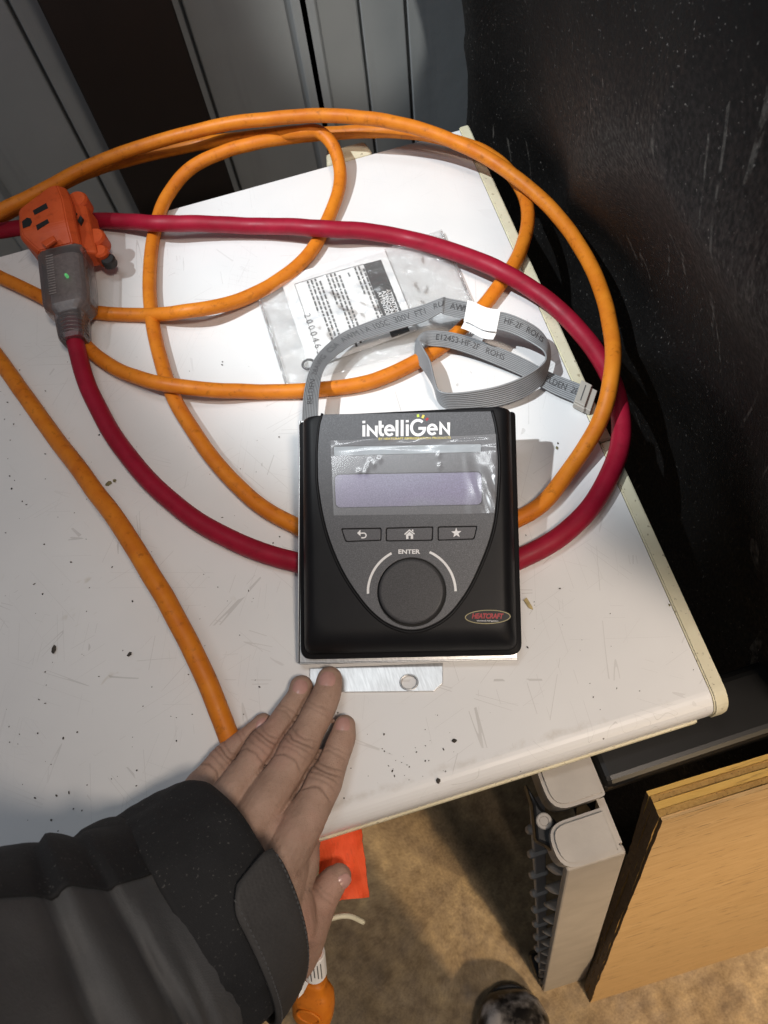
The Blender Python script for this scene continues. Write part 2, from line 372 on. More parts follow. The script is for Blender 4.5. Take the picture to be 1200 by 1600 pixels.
def make_wall(name, c0, c1, rough):
    t = NT(name); c = t.ramp(t.noise(3, 6, .6), [(.3, c0), (.7, c1)])
    st = t.ramp(t.noise(10, 5, .6, t.map((3, 3, .25))), [(.55, (0, 0, 0)), (.75, (1, 1, 1))])
    c = t.mix(t.math('MULTIPLY', st, .35), c, tuple(x*.55 for x in c0))
    return t.set(color=c, rough=rough, normal=t.bump(t.noise(40, 4), .15, .002))
M['wall'] = make_wall('painted_sheet_metal', (.26, .285, .30), (.34, .365, .38), .45)
M['post'] = make_wall('rusty_primer', (.009, .006, .005), (.020, .012, .009), .75)
M['saw'] = simple('grey_moulded_plastic', (.37, .34, .305), .42, var=.10, scale=35, bump=.15, bscale=300, bdist=.0006)
M['sawblack'] = simple('black_moulded_plastic', (.007, .007, .007), .36, spec=.25)
def make_ply(name, c0, c1, stretch, dark):
    t = NT(name); g = t.noise(26, 6, .65, t.map(stretch), 1.2)
    c = t.ramp(g, [(.25, c0), (.75, c1)])
    sp = t.ramp(t.noise(110, 4, .6, t.map(tuple(x*.6 for x in stretch))), [(.60, (0, 0, 0)), (.68, (1, 1, 1))])
    c = t.mix(t.math('MULTIPLY', sp, dark), c, (.06, .035, .015))
    return t.set(color=c, rough=.7, normal=t.bump(g, .35, .002, t.bump(t.noise(300, 3, .6, t.map(stretch)), .25, .0006)))
M['plyface'] = make_ply('plywood_face', (.46, .28, .11), (.60, .395, .18), (.6, 5, 5), .55)
M['plya'] = make_ply('plywood_edge_grain', (.50, .285, .055), (.66, .43, .12), (.5, 6, 6), .5)
M['plyb'] = make_ply('plywood_end_grain', (.30, .16, .035), (.48, .29, .085), (9, 9, 9), .6)
M['plyend'] = make_ply('weathered_ply_end', (.055, .032, .015), (.17, .105, .05), (7, 7, 2), .6)
M['tag'] = make_ply('fluorescent_orange_fabric', (.86, .085, .018), (.95, .125, .03), (6, 2, 2), .12)
M['boot'] = NT('scuffed_black_leather'); _t = M['boot']
_c = _t.ramp(_t.noise(26, 5, .6), [(.44, (.012, .011, .011)), (.52, (.12, .11, .105)), (.64, (.42, .40, .39))]); M['boot'] = _t.set(color=_c, rough=.28, normal=_t.bump(_t.noise(120, 4), .3, .001))
M['trouser'] = make_cloth('dark_work_trousers', (.02, .02, .022), (.04, .04, .045), 900, .85)
M['grit'] = simple('dark_grit', (.05, .042, .034), .8, var=.5, scale=400)
M['fleck'] = simple('olive_fleck', (.17, .15, .07), .8, var=.4, scale=400)
M['shaving'] = simple('wood_shaving', (.42, .33, .15), .7, var=.3, scale=200)
M['led'] = NT('green_lamp').set(color=(.1, .7, .2), emit=.5, ecol=(.16, 1, .28))

# ------------------------------------------------------------------ the setting
floor_z = 0.0
me = mesh([V((-4, -3, 0)), V((4, -3, 0)), V((4, 2.2, 0)), V((-4, 2.2, 0))], [[0, 1, 2, 3]])
o = link('floor', me, M['floor'], None, loc=V((0, 0, 0))); meta(o, kind='structure')
YW = .80                                       # the sheet metal wall behind the table
def onwall(px, py, y=YW):
    r_ = ray(px, py); return CAMP+r_*((y-CAMP.y)/r_.y)
wall = bpy.data.objects.new('wall', None); COL.objects.link(wall); wall.location = (0, YW, 0); WM[wall] = Matrix.Translation((0, YW, 0)); meta(wall, kind='structure')
def wx(px, py=60): return onwall(px, py).x
edges = [wx(-420), wx(-170), wx(20, 20), wx(150), wx(300), wx(474), wx(566), wx(637), wx(760), wx(900), wx(1100), wx(1350)]
for i, (a, b) in enumerate(zip(edges, edges[1:])):
    g = .0018; t_ = .012
    link('wall_panel', prism([V((a+g, YW, 0)), V((b-g, YW, 0)), V((b-g, YW+t_, 0)), V((a+g, YW+t_, 0))], V((0, 0, 2.6)), .0012, 1), M['wall'], wall)
link('wall_backing', prism([V((edges[0], YW+.014, 0)), V((edges[-1], YW+.014, 0)), V((edges[-1], YW+.024, 0)), V((edges[0], YW+.024, 0))], V((0, 0, 2.6))), M['wall'], wall)
for xr in (wx(-170), wx(474), wx(486), wx(900)):
    pr = [(-.013, 0), (-.008, -.013), (.008, -.013), (.013, 0)]
    link('wall_rib', prism([V((xr+a, YW+b-.0005, 0)) for a, b in pr], V((0, 0, 2.6)), .001, 1), M['wall'], wall)
# dark steel post standing against the wall
PD = .04
xa = onwall(57, 0, YW-PD).x; xb = onwall(268, 0, YW-PD).x
post = thing('steel_post', 'dark rusty brown steel post standing against the grey wall behind the coiled cord', 'post', ((xa+xb)/2, YW-.06, 0))
link('flange', prism([V((xa, YW-PD, 0)), V((xb, YW-PD, 0)), V((xb, YW-PD+.009, 0)), V((xa, YW-PD+.009, 0))], V((0, 0, 2.6)), .002, 1), M['post'], post)
xm = (xa+xb)/2
link('web', prism([V((xm-.006, YW-PD+.0095, 0)), V((xm+.006, YW-PD+.0095, 0)), V((xm+.006, YW-.013, 0)), V((xm-.006, YW-.013, 0))], V((0, 0, 2.6))), M['post'], post)
link('flange', prism([V((xa, YW-.0125, 0)), V((xb, YW-.0125, 0)), V((xb, YW-.0025, 0)), V((xa, YW-.0025, 0))], V((0, 0, 2.6)), .002, 1), M['post'], post)

# ------------------------------------------------------------------ table
ang = R(-2.2); ex = V((math.cos(ang), math.sin(ang), 0)); ey = V((-math.sin(ang), math.cos(ang), 0)); ez = V((0, 0, 1))
fr = at(1138, 1106, -.008); br = at(735, 203); bl = at(300, 315)
u_r0 = fr.dot(ex); u_r1 = br.dot(ex); v_f = fr.dot(ey); v_b = (br.dot(ey)+bl.dot(ey))/2
table = thing('worktable', 'white scratched melamine tabletop with cream plastic edging that everything lies on', 'table', V((0, .3, 0)))
def TP(u, v, z): return ex*u+ey*v+V((0, 0, TZ+z))
def prof(grow=0.0):
    rad = .012+grow; pts = [(v_b+grow, grow*.6)]
    for k in range(9):
        a = k/8*math.pi/2; pts.append((v_f+.0-.012+math.sin(a)*rad, -.012+math.cos(a)*rad)) if False else pts.append((v_f+.012-math.sin(a)*rad, -.012+math.cos(a)*rad+(0 if grow == 0 else -grow*.4)))
    pts += [(v_f-grow, -.020-grow), (v_b+grow, -.020-grow)]; return pts
def extr(pr, ua, ub):
    """extrude a v,z profile between u lines; ua/ub functions of v"""
    n = len(pr); vs = [TP(ua(v), v, z) for v, z in pr]+[TP(ub(v), v, z) for v, z in pr]
    fs = [list(range(n))[::-1], list(range(n, 2*n))]+[[i, (i+1) % n, n+(i+1) % n, n+i] for i in range(n)]
    return mesh(vs, fs)
def ur(v): return u_r0+(u_r1-u_r0)*(v-v_f)/(v_b-v_f)
tw = .0095
o = link('tabletop_panel', extr(prof(), lambda v: -.62, lambda v: ur(v)-tw), M['panel'], table)
def dirt_line():
    nt = M['panel'].node_tree; N_ = nt.nodes; bs = N_['Principled BSDF']; src = bs.inputs['Base Color'].links[0].from_socket
    def mk(typ, **kw):
        q = N_.new('ShaderNode'+typ)
        for k, v in kw.items(): setattr(q, k, v)
        return q
    tc = mk('TexCoord'); mp = mk('Mapping'); mp.inputs['Rotation'].default_value = (0, 0, -ang); nt.links.new(tc.outputs['Object'], mp.inputs[0])
    sx = mk('SeparateXYZ'); nt.links.new(mp.outputs[0], sx.inputs[0]); v0 = WM[o].translation.dot(ey)
    def mth(op, a, b):
        q = mk('Math', operation=op)
        for i, v in enumerate((a, b)):
            if isinstance(v, (int, float)): q.inputs[i].default_value = v
            else: nt.links.new(v, q.inputs[i])
        return q.outputs[0]
    ns = mk('TexNoise'); ns.inputs['Scale'].default_value = 60; ns.inputs['Detail'].default_value = 5; nt.links.new(tc.outputs['Object'], ns.inputs['Vector'])
    d = mth('ABSOLUTE', mth('SUBTRACT', mth('ADD', sx.outputs[1], mth('MULTIPLY', mth('SUBTRACT', ns.outputs['Fac'], .5), .010)), v_f+.0135-v0), 0)
    rp = mk('MapRange'); rp.inputs['From Min'].default_value = .0005; rp.inputs['From Max'].default_value = .0032; rp.inputs['To Min'].default_value = 1; rp.inputs['To Max'].default_value = 0; nt.links.new(d, rp.inputs[0])
    ns2 = mk('TexNoise'); ns2.inputs['Scale'].default_value = 22; ns2.inputs['Detail'].default_value = 6; ns2.inputs['Roughness'].default_value = .7; nt.links.new(tc.outputs['Object'], ns2.inputs['Vector'])
    r2 = mk('MapRange'); r2.inputs['From Min'].default_value = .46; r2.inputs['From Max'].default_value = .66; nt.links.new(ns2.outputs['Fac'], r2.inputs[0])
    mx = mk('Mix', data_type='RGBA'); nt.links.new(mth('MULTIPLY', mth('MULTIPLY', rp.outputs[0], r2.outputs[0]), .5), mx.inputs[0]); nt.links.new(src, mx.inputs[6]); mx.inputs[7].default_value = (.36, .29, .19, 1)
    nt.links.new(mx.outputs[2], bs.inputs['Base Color'])
dirt_line()
vj = at(970, 682).dot(ey)
def trim(v0, v1, front):
    pr = prof(.0012)
    if front:
        k = 1; pts = [(v1, .0007)]+pr[1:-1]+[(v1, -.0212)]
    else: pts = [(v1, .0007), (v0, .0007), (v0, -.0212), (v1, -.0212)]
    me = extr(pts, lambda v: ur(v)-tw+.0006, lambda v: ur(v)+.0002)
    bm = bmesh.new(); bm.from_mesh(me); bmesh.ops.bevel(bm, geom=[e for e in bm.edges if len(e.link_faces) == 2 and e.calc_face_angle(0) > .8], offset=.001, segments=2, affect='EDGES'); return from_bm(bm)
link('edge_trim', trim(v_f, vj-.0006, True), M['cream'], table)
link('edge_trim', trim(vj+.0006, v_b+.004, False), M['cream'], table)
link('front_lip', prism([TP(-.62, v_f-.0015, -.0262), TP(ur(v_f)-.016, v_f-.0015, -.0262), TP(ur(v_f)-.016, v_f+.02, -.0262), TP(-.62, v_f+.02, -.0262)], V((0, 0, .0055)), .0012, 2), M['cream'], table)
for (px, py) in ((540, 243), (-120, 420)):
    c = at(px, py, -.004); u, v = c.dot(ex), v_b+.009
    o = link('edge_clip', prism([TP(u-.021, v-.0085, -.016), TP(u+.024, v-.0085, -.016), TP(u+.021, v+.011, -.016), TP(u-.017, v+.011, -.016)], V((0, 0, .018)), .004, 3), M['cream'], table)

# ------------------------------------------------------------------ folding sawhorse under the front edge
saw = thing('folding_sawhorse', 'grey moulded plastic folding sawhorse with ribbed leg under the front table edge', 'sawhorse', at(880, 1548, -TZ))
zr = -.034
a0 = at(845, 1225, zr); a1 = at(864, 1270, zr); a2 = at(948, 1242, zr)
fdir = (a2-a1).normalized(); bdir = V((-fdir.y, fdir.x, 0))
def rail(p_left_front, length, depth, h_, name='top_rail'):
    p = p_left_front; poly = [p, p+fdir*length, p+fdir*length+bdir*depth, p+bdir*depth]
    n = []; P2 = [(v.dot(fdir), v.dot(bdir)) for v in poly]; ra, rb2 = rounded(P2, .013, 6), rounded(P2, .0025, 6)
    for q in ra[:7]+rb2[7:21]+ra[21:]: n.append(fdir*q[0]+bdir*q[1]+V((0, 0, p.z-h_)))
    me = prism(n, V((0, 0, h_))); bm = bmesh.new(); bm.from_mesh(me)
    bmesh.ops.bevel(bm, geom=[e for e in bm.edges if len(e.link_faces) == 2 and e.calc_face_angle(0) > 1.2], offset=.0024, segments=4, affect='EDGES')
    return link(name, from_bm(bm), M['saw'], saw, smooth=False)
rail(a1, (a2-a1).length, .052, .040)
f1 = at(884, 1361, zr); f0 = at(868, 1284, zr)
dep = (at(905, 1273, zr)-f1).dot(bdir)
CAPL = (at(979, 1331, zr)-f1).length
rail(f1-fdir*.002, CAPL, dep, .040)
def dark_rail(p, length, depth):
    p = p-V((0, 0, .005)); q = p+fdir*length
    poly = [(0, 0), (0, depth), (-.034, depth), (-.034, 0)]
    me = hexa([p+V((0, 0, -.034)), q+V((0, 0, -.034)), q+bdir*depth+V((0, 0, -.034)), p+bdir*depth+V((0, 0, -.034)), p, q, q+bdir*depth, p+bdir*depth], .007, 4); link('dark_rail', me, M['sawblack'], saw)
dark_rail(a1+fdir*((a2-a1).length+.0006)+bdir*.003, .70, .045)
# leg: a tapered channel, open on its left side, with ribs between the two flanges
TL = at(886, 1362, zr-.022); TR = at(979, 1333, zr-.022); BL = at(849, 1550, -TZ); BR = at(911, 1545, -TZ)
TR.z = TL.z
_n = (TR-TL).cross(BL-TL); _r = (BR-CAMP); BR = CAMP+_r*((TL-CAMP).dot(_n)/_r.dot(_n)); wtop = (TR-TL).length; th = .006
def leg_pt(top, s): return top
back = bdir
link('leg_face', hexa([BL, BR, BR+back*th, BL+back*th, TL, TR, TR+back*th, TL+back*th], .0015), M['saw'], saw)
link('leg_side', hexa([BR-fdir*.005+back*(th+.0005), BR+back*(th+.0005), BR+back*.034, BR-fdir*.005+back*.034, TR-fdir*.005+back*(th+.0005), TR+back*(th+.0005), TR+back*.034, TR-fdir*.005+back*.034]), M['saw'], saw)
FLt = at(831, 1262, zr-.06); FLb = at(845, 1540, -TZ)
link('leg_flange', hexa([FLb, FLb+fdir*.010, FLb+fdir*.010+back*.006, FLb+back*.006, FLt, FLt+fdir*.010, FLt+fdir*.010+back*.006, FLt+back*.006], .0012), M['saw'], saw)
wb0, wb1 = BL+fdir*.030+back*.007, FLb+fdir*.03; wt0, wt1 = TL+fdir*.034+back*.007, FLt+fdir*.034
link('leg_web', hexa([wb0, wb0+fdir*.004, wb1+fdir*.004, wb1, wt0, wt0+fdir*.004, wt1+fdir*.004, wt1]), M['sawblack'], saw)
for k in range(11):
    s = .06+k*.086
    A = TL.lerp(BL, s)+back*(th+.0003); B = FLt.lerp(FLb, s)
    span = (B-A)
    # tooth moulded on the inner face of the leg
    c = A+span*.26-fdir*.006
    link('leg_rib', hexa([A-V((0, 0, .016))-fdir*.001, A-V((0, 0, .016))+fdir*.03, c-V((0, 0, .016))+fdir*.03, c-V((0, 0, .010)), A+V((0, 0, .016))-fdir*.001, A+V((0, 0, .016))+fdir*.03, c+V((0, 0, .016))+fdir*.03, c+V((0, 0, .008))], .003, 2), M['saw'], saw)
    if k < 9:
        n = FLt.lerp(FLb, s+.02)-fdir*.004
        link('flange_nub', hexa([n-V((0, 0, .012)), n-V((0, 0, .012))+fdir*.016, n-V((0, 0, .012))+fdir*.016+back*.007, n-V((0, 0, .012))+back*.007, n+V((0, 0, .012)), n+V((0, 0, .012))+fdir*.016, n+V((0, 0, .012))+fdir*.016+back*.007, n+V((0, 0, .012))+back*.007], .003, 2), M['saw'], saw)
fp_ = at(838, 1528, -TZ+.02)
link('leg_foot', hexa([fp_+V((0, 0, -.02)), fp_+fdir*.03+V((0, 0, -.02)), fp_+fdir*.03+back*.03+V((0, 0, -.02)), fp_+back*.03+V((0, 0, -.02)), fp_+V((0, 0, .03)), fp_+fdir*.03+V((0, 0, .03)), fp_+fdir*.03+back*.03+V((0, 0, .03)), fp_+back*.03+V((0, 0, .03))], .004), M['sawblack'], saw)
hp = [at(821, 1222, zr-.012), at(846, 1262, zr-.012), at(872, 1284, zr-.012), at(864, 1300, zr-.012), at(872, 1345, zr-.03), at(850, 1322, zr-.03), at(834, 1316, zr-.03), at(829, 1262, zr-.03)]
for q in hp: q.z = TZ+zr-.013
hinge = link('hinge_plate', prism(hp, V((0, 0, -.02)), .002), M['sawblack'], saw)
link('rivet', lathe(at(850, 1283, zr-.0125), ez, [(.0001, -.003), (.0050, -.003), (.0050, .0008), (.0044, .0014), (.0030, .0014), (.0026, .0008), (.0001, .0008)], 24), M['saw'], saw)

# ------------------------------------------------------------------ plywood board leaning on the sawhorse
zb = -.046
pT = at(1035, 1283, zb); pT2 = at(1200, 1232, zb); pB = at(922, 1567, -TZ); pB2 = at(1200, 1480, -TZ)
tdir = (pT2-pT).normalized(); bd = (pB2-pB).normalized(); Lb = .62
pT2 = pT+tdir*Lb; pB2 = pB+tdir*Lb
nrm = tdir.cross((pT-pB).normalized()).normalized()
if nrm.y < 0: nrm = -nrm
board = thing('plywood_board', 'raw plywood board with layered edge leaning beside the grey sawhorse', 'board', pB)
mats = ['plyface', 'plyb', 'plya', 'plyb', 'plya']
thk = [.0024, .0042, .0046, .0042, .0032]; off = 0
rnd = random.Random(3)
for k, (m_, tk) in enumerate(zip(mats, thk)):
    j = lambda a: rnd.uniform(-a, a)
    n = 70; vs = []; fs = []; ph_ = k*13.1
    for i in range(n+1):
        s = i/n; p = pB.lerp(pT, s)+tdir*(j(.0003)+mnoise.noise(V((s*9, ph_, 0)))*.0016+mnoise.noise(V((s*34, ph_, 2)))*.0007-(.0006 if k % 2 else 0)); q = pB2.lerp(pT2, s); vs += [p+nrm*off, p+nrm*(off+tk), q+nrm*off, q+nrm*(off+tk)]
    m2 = 30; tops = []
    for i in range(n):
        a = i*4; b = a+4
        fs += [[a, b, b+2, a+2], [a+1, a+3, b+3, b+1], [a, a+1, b+1, b], [a+2, b+2, b+3, a+3]]
    fs += [[0, 2, 3, 1]]
    # ragged top edge
    up = (pT-pB).normalized(); L = n*4; base = len(vs); prev = (L, L+1)
    for i in range(1, m2+1):
        s = i/m2; hh = j(.0010)-(.0009 if k % 2 else 0)
        if i == m2: cur = (L+2, L+3)
        else:
            vs += [pT.lerp(pT2, s)+nrm*off+up*hh, pT.lerp(pT2, s)+nrm*(off+tk)+up*hh]; cur = (len(vs)-2, len(vs)-1)
        fs.append([prev[0], prev[1], cur[1], cur[0]]); tops.append(cur); prev = cur
    # fan strips joining the ragged top to the last row
    fr_ = [L]+[c[0] for c in tops]; bk = [L+1]+[c[1] for c in tops]
    me = mesh(vs, fs); me.materials.append(M[m_]); me.materials.append(M['plyend'])
    for p in me.polygons:
        c = p.center
        if abs((c-pB).dot(tdir)-((pT-pB).dot(tdir))*((c-pB).dot(up)/(pT-pB).length)) < .004 and p.area < .0008: p.material_index = 1
    o = link('ply', me, None, board); off += tk+.0002

# ------------------------------------------------------------------ black cover on the right
cover_pts = []
xe = lambda v: ur(v)+.010
path = [V((ur(v_b)+.60, v_b+.14)), V((ur(v_b)+.20, v_b+.135)), V((ur(v_b)+.070, v_b+.125)), V((ur(v_b)+.026, v_b+.095)), V((ur(v_b)+.016, v_b+.045)), V((ur(v_b)+.028, v_b-.02)), V((xe(.45)+.038, .45)), V((xe(.33)+.050, .33)), V((xe(.2)+.046, .20)), V((xe(.1)+.030, .10)), V((xe(.05)+.030, .035)), V((xe(.05)+.055, .0)), V((xe(.05)+.14, -.02)), V((xe(.05)+.55, -.03))]
pp = resample([V((p.x, p.y, 0)) for p in spline([V((p.x, p.y, 0)) for p in path], 10)], .009)
nz = 120; vs, fs = [], []
for i, p in enumerate(pp):
    t = (pp[min(i+1, len(pp)-1)]-pp[max(i-1, 0)]).normalized(); nn = V((t.y, -t.x, 0))
    W_ = ex*p.x+ey*p.y
    for k in range(nz+1):
        z = -.74+k/nz*1.12; topr = max(0, (z-.26)/.12)**2*.06
        low = max(0, .12-abs(z+.08))/.12
        lean = .16*max(0, z)+.05*max(0, -z-.03)
        b = mnoise.noise(V((W_.x*5, W_.y*5, z*4)))*.010+mnoise.noise(V((W_.x*2+9, W_.y*2, z*1.3)))*.02+0.020*math.sin(W_.y*11+z*9+2*mnoise.noise(V((W_.y*3, z*3, 4))))*min(1, abs(z)*6)+abs(mnoise.noise(V((W_.x*6, W_.y*6+z*5, z*3))))*.034
        w_ = ex*nn.x+ey*nn.y
        vs.append(W_+w_*(-min(b, .006) if abs(z) < .03 else -b*.8)+w_*(lean-topr)+V((0, 0, TZ+z)))
nc = nz+1
for i in range(len(pp)-1):
    for k in range(nz): fs.append([i*nc+k, (i+1)*nc+k, (i+1)*nc+k+1, i*nc+k+1])
o = link('fabric_cover', mesh(vs, fs), M['cover'], None, smooth=True)
meta(o, 'large black dusty fabric cover with pale scuffs filling the right side beside the table', 'cover')

# ------------------------------------------------------------------ control module
TILT = R(14)
O = at(640, 1030, .0085); Xd = (at(808, 1029, .0085)-at(467, 1036, .0085)).normalized()
Yt = ez.cross(Xd); Yd = Yt*math.cos(TILT)+ez*math.sin(TILT); Nd = -Yt*math.sin(TILT)+ez*math.cos(TILT)
def fp(px, py, lz=.0195):
    r_ = ray(px, py); P = O+Nd*lz; q = CAMP+r_*((P-CAMP).dot(Nd)/r_.dot(Nd))-P; return (q.dot(Xd), q.dot(Yd))
def D(x, y, z=0): return O+Xd*x+Yd*y+Nd*z
module = thing('control_module', 'black wall controller with grey face, display and round knob lying on cords', 'controller', V((O.x, O.y, TZ)))
ZF = .0185                                      # front level of the housing
# plate
pl = [fp(468, 1036, 0), fp(809, 1029, 0), fp(803, 641, 0), fp(468, 645, 0)]
pl[2] = (pl[1][0]-.0005, pl[2][1]); pl[3] = (pl[0][0], pl[2][1])
plate = link('back_plate', prism([D(x, y, -.0012) for x, y in pl], Nd*.0012, .0003, 1), M['steel'], module)
y0 = (pl[0][1]+pl[1][1])/2
link('plate_flange', prism([D(pl[0][0], pl[0][1]-.0008, -.0095), D(pl[1][0], pl[1][1]-.0008, -.0095), D(pl[1][0], pl[1][1]-.0008, .0012), D(pl[0][0], pl[0][1]-.0008, .0012)], Yd*.0010, .0003, 1), M['steel'], plate)
link('plate_flange', prism([D(pl[3][0]-.0012, pl[0][1], -.0085), D(pl[3][0]-.0012, pl[3][1], -.0085), D(pl[3][0]-.0012, pl[3][1], .001), D(pl[3][0]-.0012, pl[0][1], .001)], Xd*.0010, .0003, 1), M['steel'], plate)
# mounting tab lying on the table
tp = [at(484, 1044, .0016), at(692, 1036, .0016), at(692, 1067, .0016), at(678, 1080, .0016), at(484, 1082, .0016)]
c0 = tp[0]; ax = (tp[1]-tp[0]).normalized(); ay = ez.cross(ax)
l2 = [((p-c0).dot(ax), (p-c0).dot(ay)) for p in tp]
hc = at(639, 1066, .0016)-c0; hx, hy = hc.dot(ax), hc.dot(ay)
hole = [(hx+.0048*math.cos(a)*(1 if abs(math.cos(a)) < .9 else 1), hy+.0040*math.sin(a)) for a in [2*math.pi*k/28 for k in range(28)]]
vs, fs = curve2d([l2, hole], .0013, .0003, 1)
tab = link('mounting_tab', mesh([c0+ax*v.x+ay*v.y+ez*(v.z-.0013+.0001) for v in vs], fs), M['steel'], module)
rim = [c0+ax*(hx+(.0055)*math.cos(a))+ay*(hy+.0047*math.sin(a))+ez*.0003 for a in [2*math.pi*k/28 for k in range(29)]]
link('pressed_rim', tube(rim, .00055, 6, False), M['steel'], tab, smooth=True)
# housing
def outline(ins_s, ins_b, ins_t, rb, rt, n=8):
    xl0, yb = fp(476, 1021, .006); xr0, _ = fp(808, 1017, .006); xl1, yt = fp(470, 646, .013); xr1, _ = fp(800, 640, .013)
    yb = (yb+fp(808, 1017, .006)[1])/2; yt = (yt+fp(800, 640, .013)[1])/2
    P = [(xl0+ins_s, yb+ins_b), (xr0-ins_s, yb+ins_b), (xr1-ins_s, yt-ins_t), (xl1+ins_s, yt-ins_t)]
    out = []
    for i, p in enumerate(P):
        p = V(p); a = V(P[i-1]); b = V(P[(i+1) % 4]); r_ = rb if i < 2 else rt
        da = (a-p).normalized(); db = (b-p).normalized(); s_, e_ = p+da*r_, p+db*r_
        for k in range(n+1):
            t = k/n; out.append(s_*(1-t)**2+p*2*t*(1-t)+e_*t*t)
        # extra points along the side
        nx = P[(i+1) % 4]; r2 = rb if (i+1) % 4 < 2 else rt; nxt = V(nx)+(p-V(nx)).normalized()*r2
        for k in range(1, 10): out.append(e_.lerp(nxt, k/10))
    return out
rings = [(outline(-.0030, -.0030, .0002, .0075, .003), .0002), (outline(-.0030, -.0030, .0002, .0075, .003), .0032), (outline(-.0024, -.0024, .0004, .0072, .003), .0038), (outline(-.0004, -.0004, .0008, .0062, .003), .0040), (outline(0, 0, .0008, .006, .003), .0043)]
for k in range(1, 13):
    a = k/12*math.pi/2; c = 1-math.cos(a); s_ = math.sin(a)
    rings.append((outline(.0092*c, .0155*c, .0012*c+.0008, .006+.006*c, .003+.003*c), .0043+(ZF-.0043)*s_))
rings.append((outline(.0125, .021, .0035, .013, .007), ZF+.0001))
vs, fs = [], []; n = len(rings[0][0])
for L, z in rings: vs += [D(p.x, p.y, z) for p in L]
for i in range(len(rings)-1):
    for k in range(n): fs.append([i*n+k, i*n+(k+1) % n, (i+1)*n+(k+1) % n, (i+1)*n+k])
fs += [list(range(n))[::-1], list(range((len(rings)-1)*n, len(rings)*n))]
housing = link('housing', mesh(vs, fs), M['black'], module, smooth=True)
# graphite face plate with cut-outs
fo = [(505, 648), (500, 668), (497, 703), (497, 730), (498, 757), (505, 803), (517, 847), (537, 893), (563, 933), (587, 960), (613, 977), (643, 984), (673, 977), (703, 957), (730, 921), (750, 880), (765, 840), (773, 803), (777, 757), (778, 730), (777, 703), (773, 668), (767, 643)]
fl = spline([V((*fp(*p), 0)) for p in fo], 5)
face_out = [(v.x, v.y) for v in fl]
def quad(pxs, r, lz=.0195): return rounded([fp(*p, lz) for p in pxs], r, 5)
lcd_q = quad([(522, 741), (753, 737), (754, 789), (524, 794)], .0035)
bar_q = quad([(521, 698), (752, 694), (752, 707), (522, 713)], .001)
btn = [[(533, 826), (596, 825), (596, 845), (540, 847)], [(603, 825), (677, 823), (676, 845), (603, 846)], [(684, 823), (746, 822), (741, 843), (684, 845)]]
btn_q = [quad(b, .0012) for b in btn]
kc = fp(643, 924.5, .0205); kr = (fp(697, 925)[0]-fp(589.5, 925)[0])/2
FT = .0016; FZ = ZF+.0002
vs, fs = curve2d([face_out, lcd_q, bar_q]+btn_q+[bez_circle(kc[0], kc[1], kr, 64)], FT, .00035, 2)
face = link('face_plate', mesh([D(v.x, v.y, FZ+v.z) for v in vs], fs), M['face'], module)
lipp = []
cen = V((sum(p[0] for p in face_out)/len(face_out), sum(p[1] for p in face_out)/len(face_out)))
for p in face_out:
    q = V(p); d_ = (q-cen).normalized(); q = q+d_*.0013; lipp.append(D(q.x, q.y, ZF+.0002))
link('face_bezel', tube(lipp, .0009, 8), M['black'], housing, smooth=True)
# display and light bar
def slab(loop, thick, z, bevel, m, name, parent):
    vs, fs = curve2d([loop], thick, bevel, 2); return link(name, mesh([D(v.x, v.y, z+v.z) for v in vs], fs), m, parent)
def shrink(loop, d):
    c = V((sum(p[0] for p in loop)/len(loop), sum(p[1] for p in loop)/len(loop))); hw = max(abs(p[0]-c.x) for p in loop); hh = max(abs(p[1]-c.y) for p in loop)
    return [(c.x+(p[0]-c.x)*(1-d/hw), c.y+(p[1]-c.y)*(1-d/hh)) for p in loop]
screen = slab(shrink(lcd_q, .0004), .0009, ZF+.0003, .0001, M['screen'], 'screen', module)
slab(shrink(bar_q, .0002), .0016, ZF+.0003, .0002, M['frost'], 'light_bar', module)
for k, b in enumerate(btn_q):
    bo = slab(shrink(b, .00055), .0012, ZF+.0003, .0003, M['button'], 'button', module)
    c = fp(*[(566, 835), (640, 835), (713, 833)][k]); z = ZF+.0017
    W2 = lambda x, y: D(c[0]+x*.001, c[1]+y*.001, z)
    if k == 0:
        body = [(-.6, -1.9), (-.6, -2.7), (1.0, -2.7)]+[(1.0+1.9*math.sin(a), -.8-1.9*math.cos(a)) for a in [i/10*math.pi for i in range(1, 11)]]+[(-1.2, 1.1), (-1.2, .3)]+[(1.0+1.1*math.sin(a), -.8+1.1*math.cos(a)) for a in [i/10*math.pi for i in range(0, 11)]]
        head = [(-3.2, .75), (-1.0, 2.9), (-1.0, -1.2)]
        link('return_icon', join([mesh([W2(*p) for p in body], [list(range(len(body)))]), mesh([W2(*p)+Nd*.00005 for p in head], [[0, 1, 2]])]), M['white'], bo)
    elif k == 1:
        roof = [(-3.3, .2), (0, 3.1), (3.3, .2), (2.8, -.35), (0, 2.1), (-2.8, -.35)]
        base = [(-2.2, -.3), (0, 1.6), (2.2, -.3), (2.2, -3.0), (.7, -3.0), (.7, -1.0), (-.7, -1.0), (-.7, -3.0), (-2.2, -3.0)]
        ch = [(1.5, 2.9), (2.4, 2.9), (2.4, 1.3), (1.5, 2.1)]
        link('home_icon', join([mesh([W2(*p) for p in q], [list(range(len(q)))]) for q in (roof, base, ch)]), M['white'], bo)
    else:
        st = [(r_*math.sin(i*math.pi/5)*1.0, r_*math.cos(i*math.pi/5)) for i in range(10) for r_ in [3.3 if i % 2 == 0 else 1.35]]
        link('star_icon', mesh([W2(*p) for p in st], [list(range(10))]), M['white'], bo)
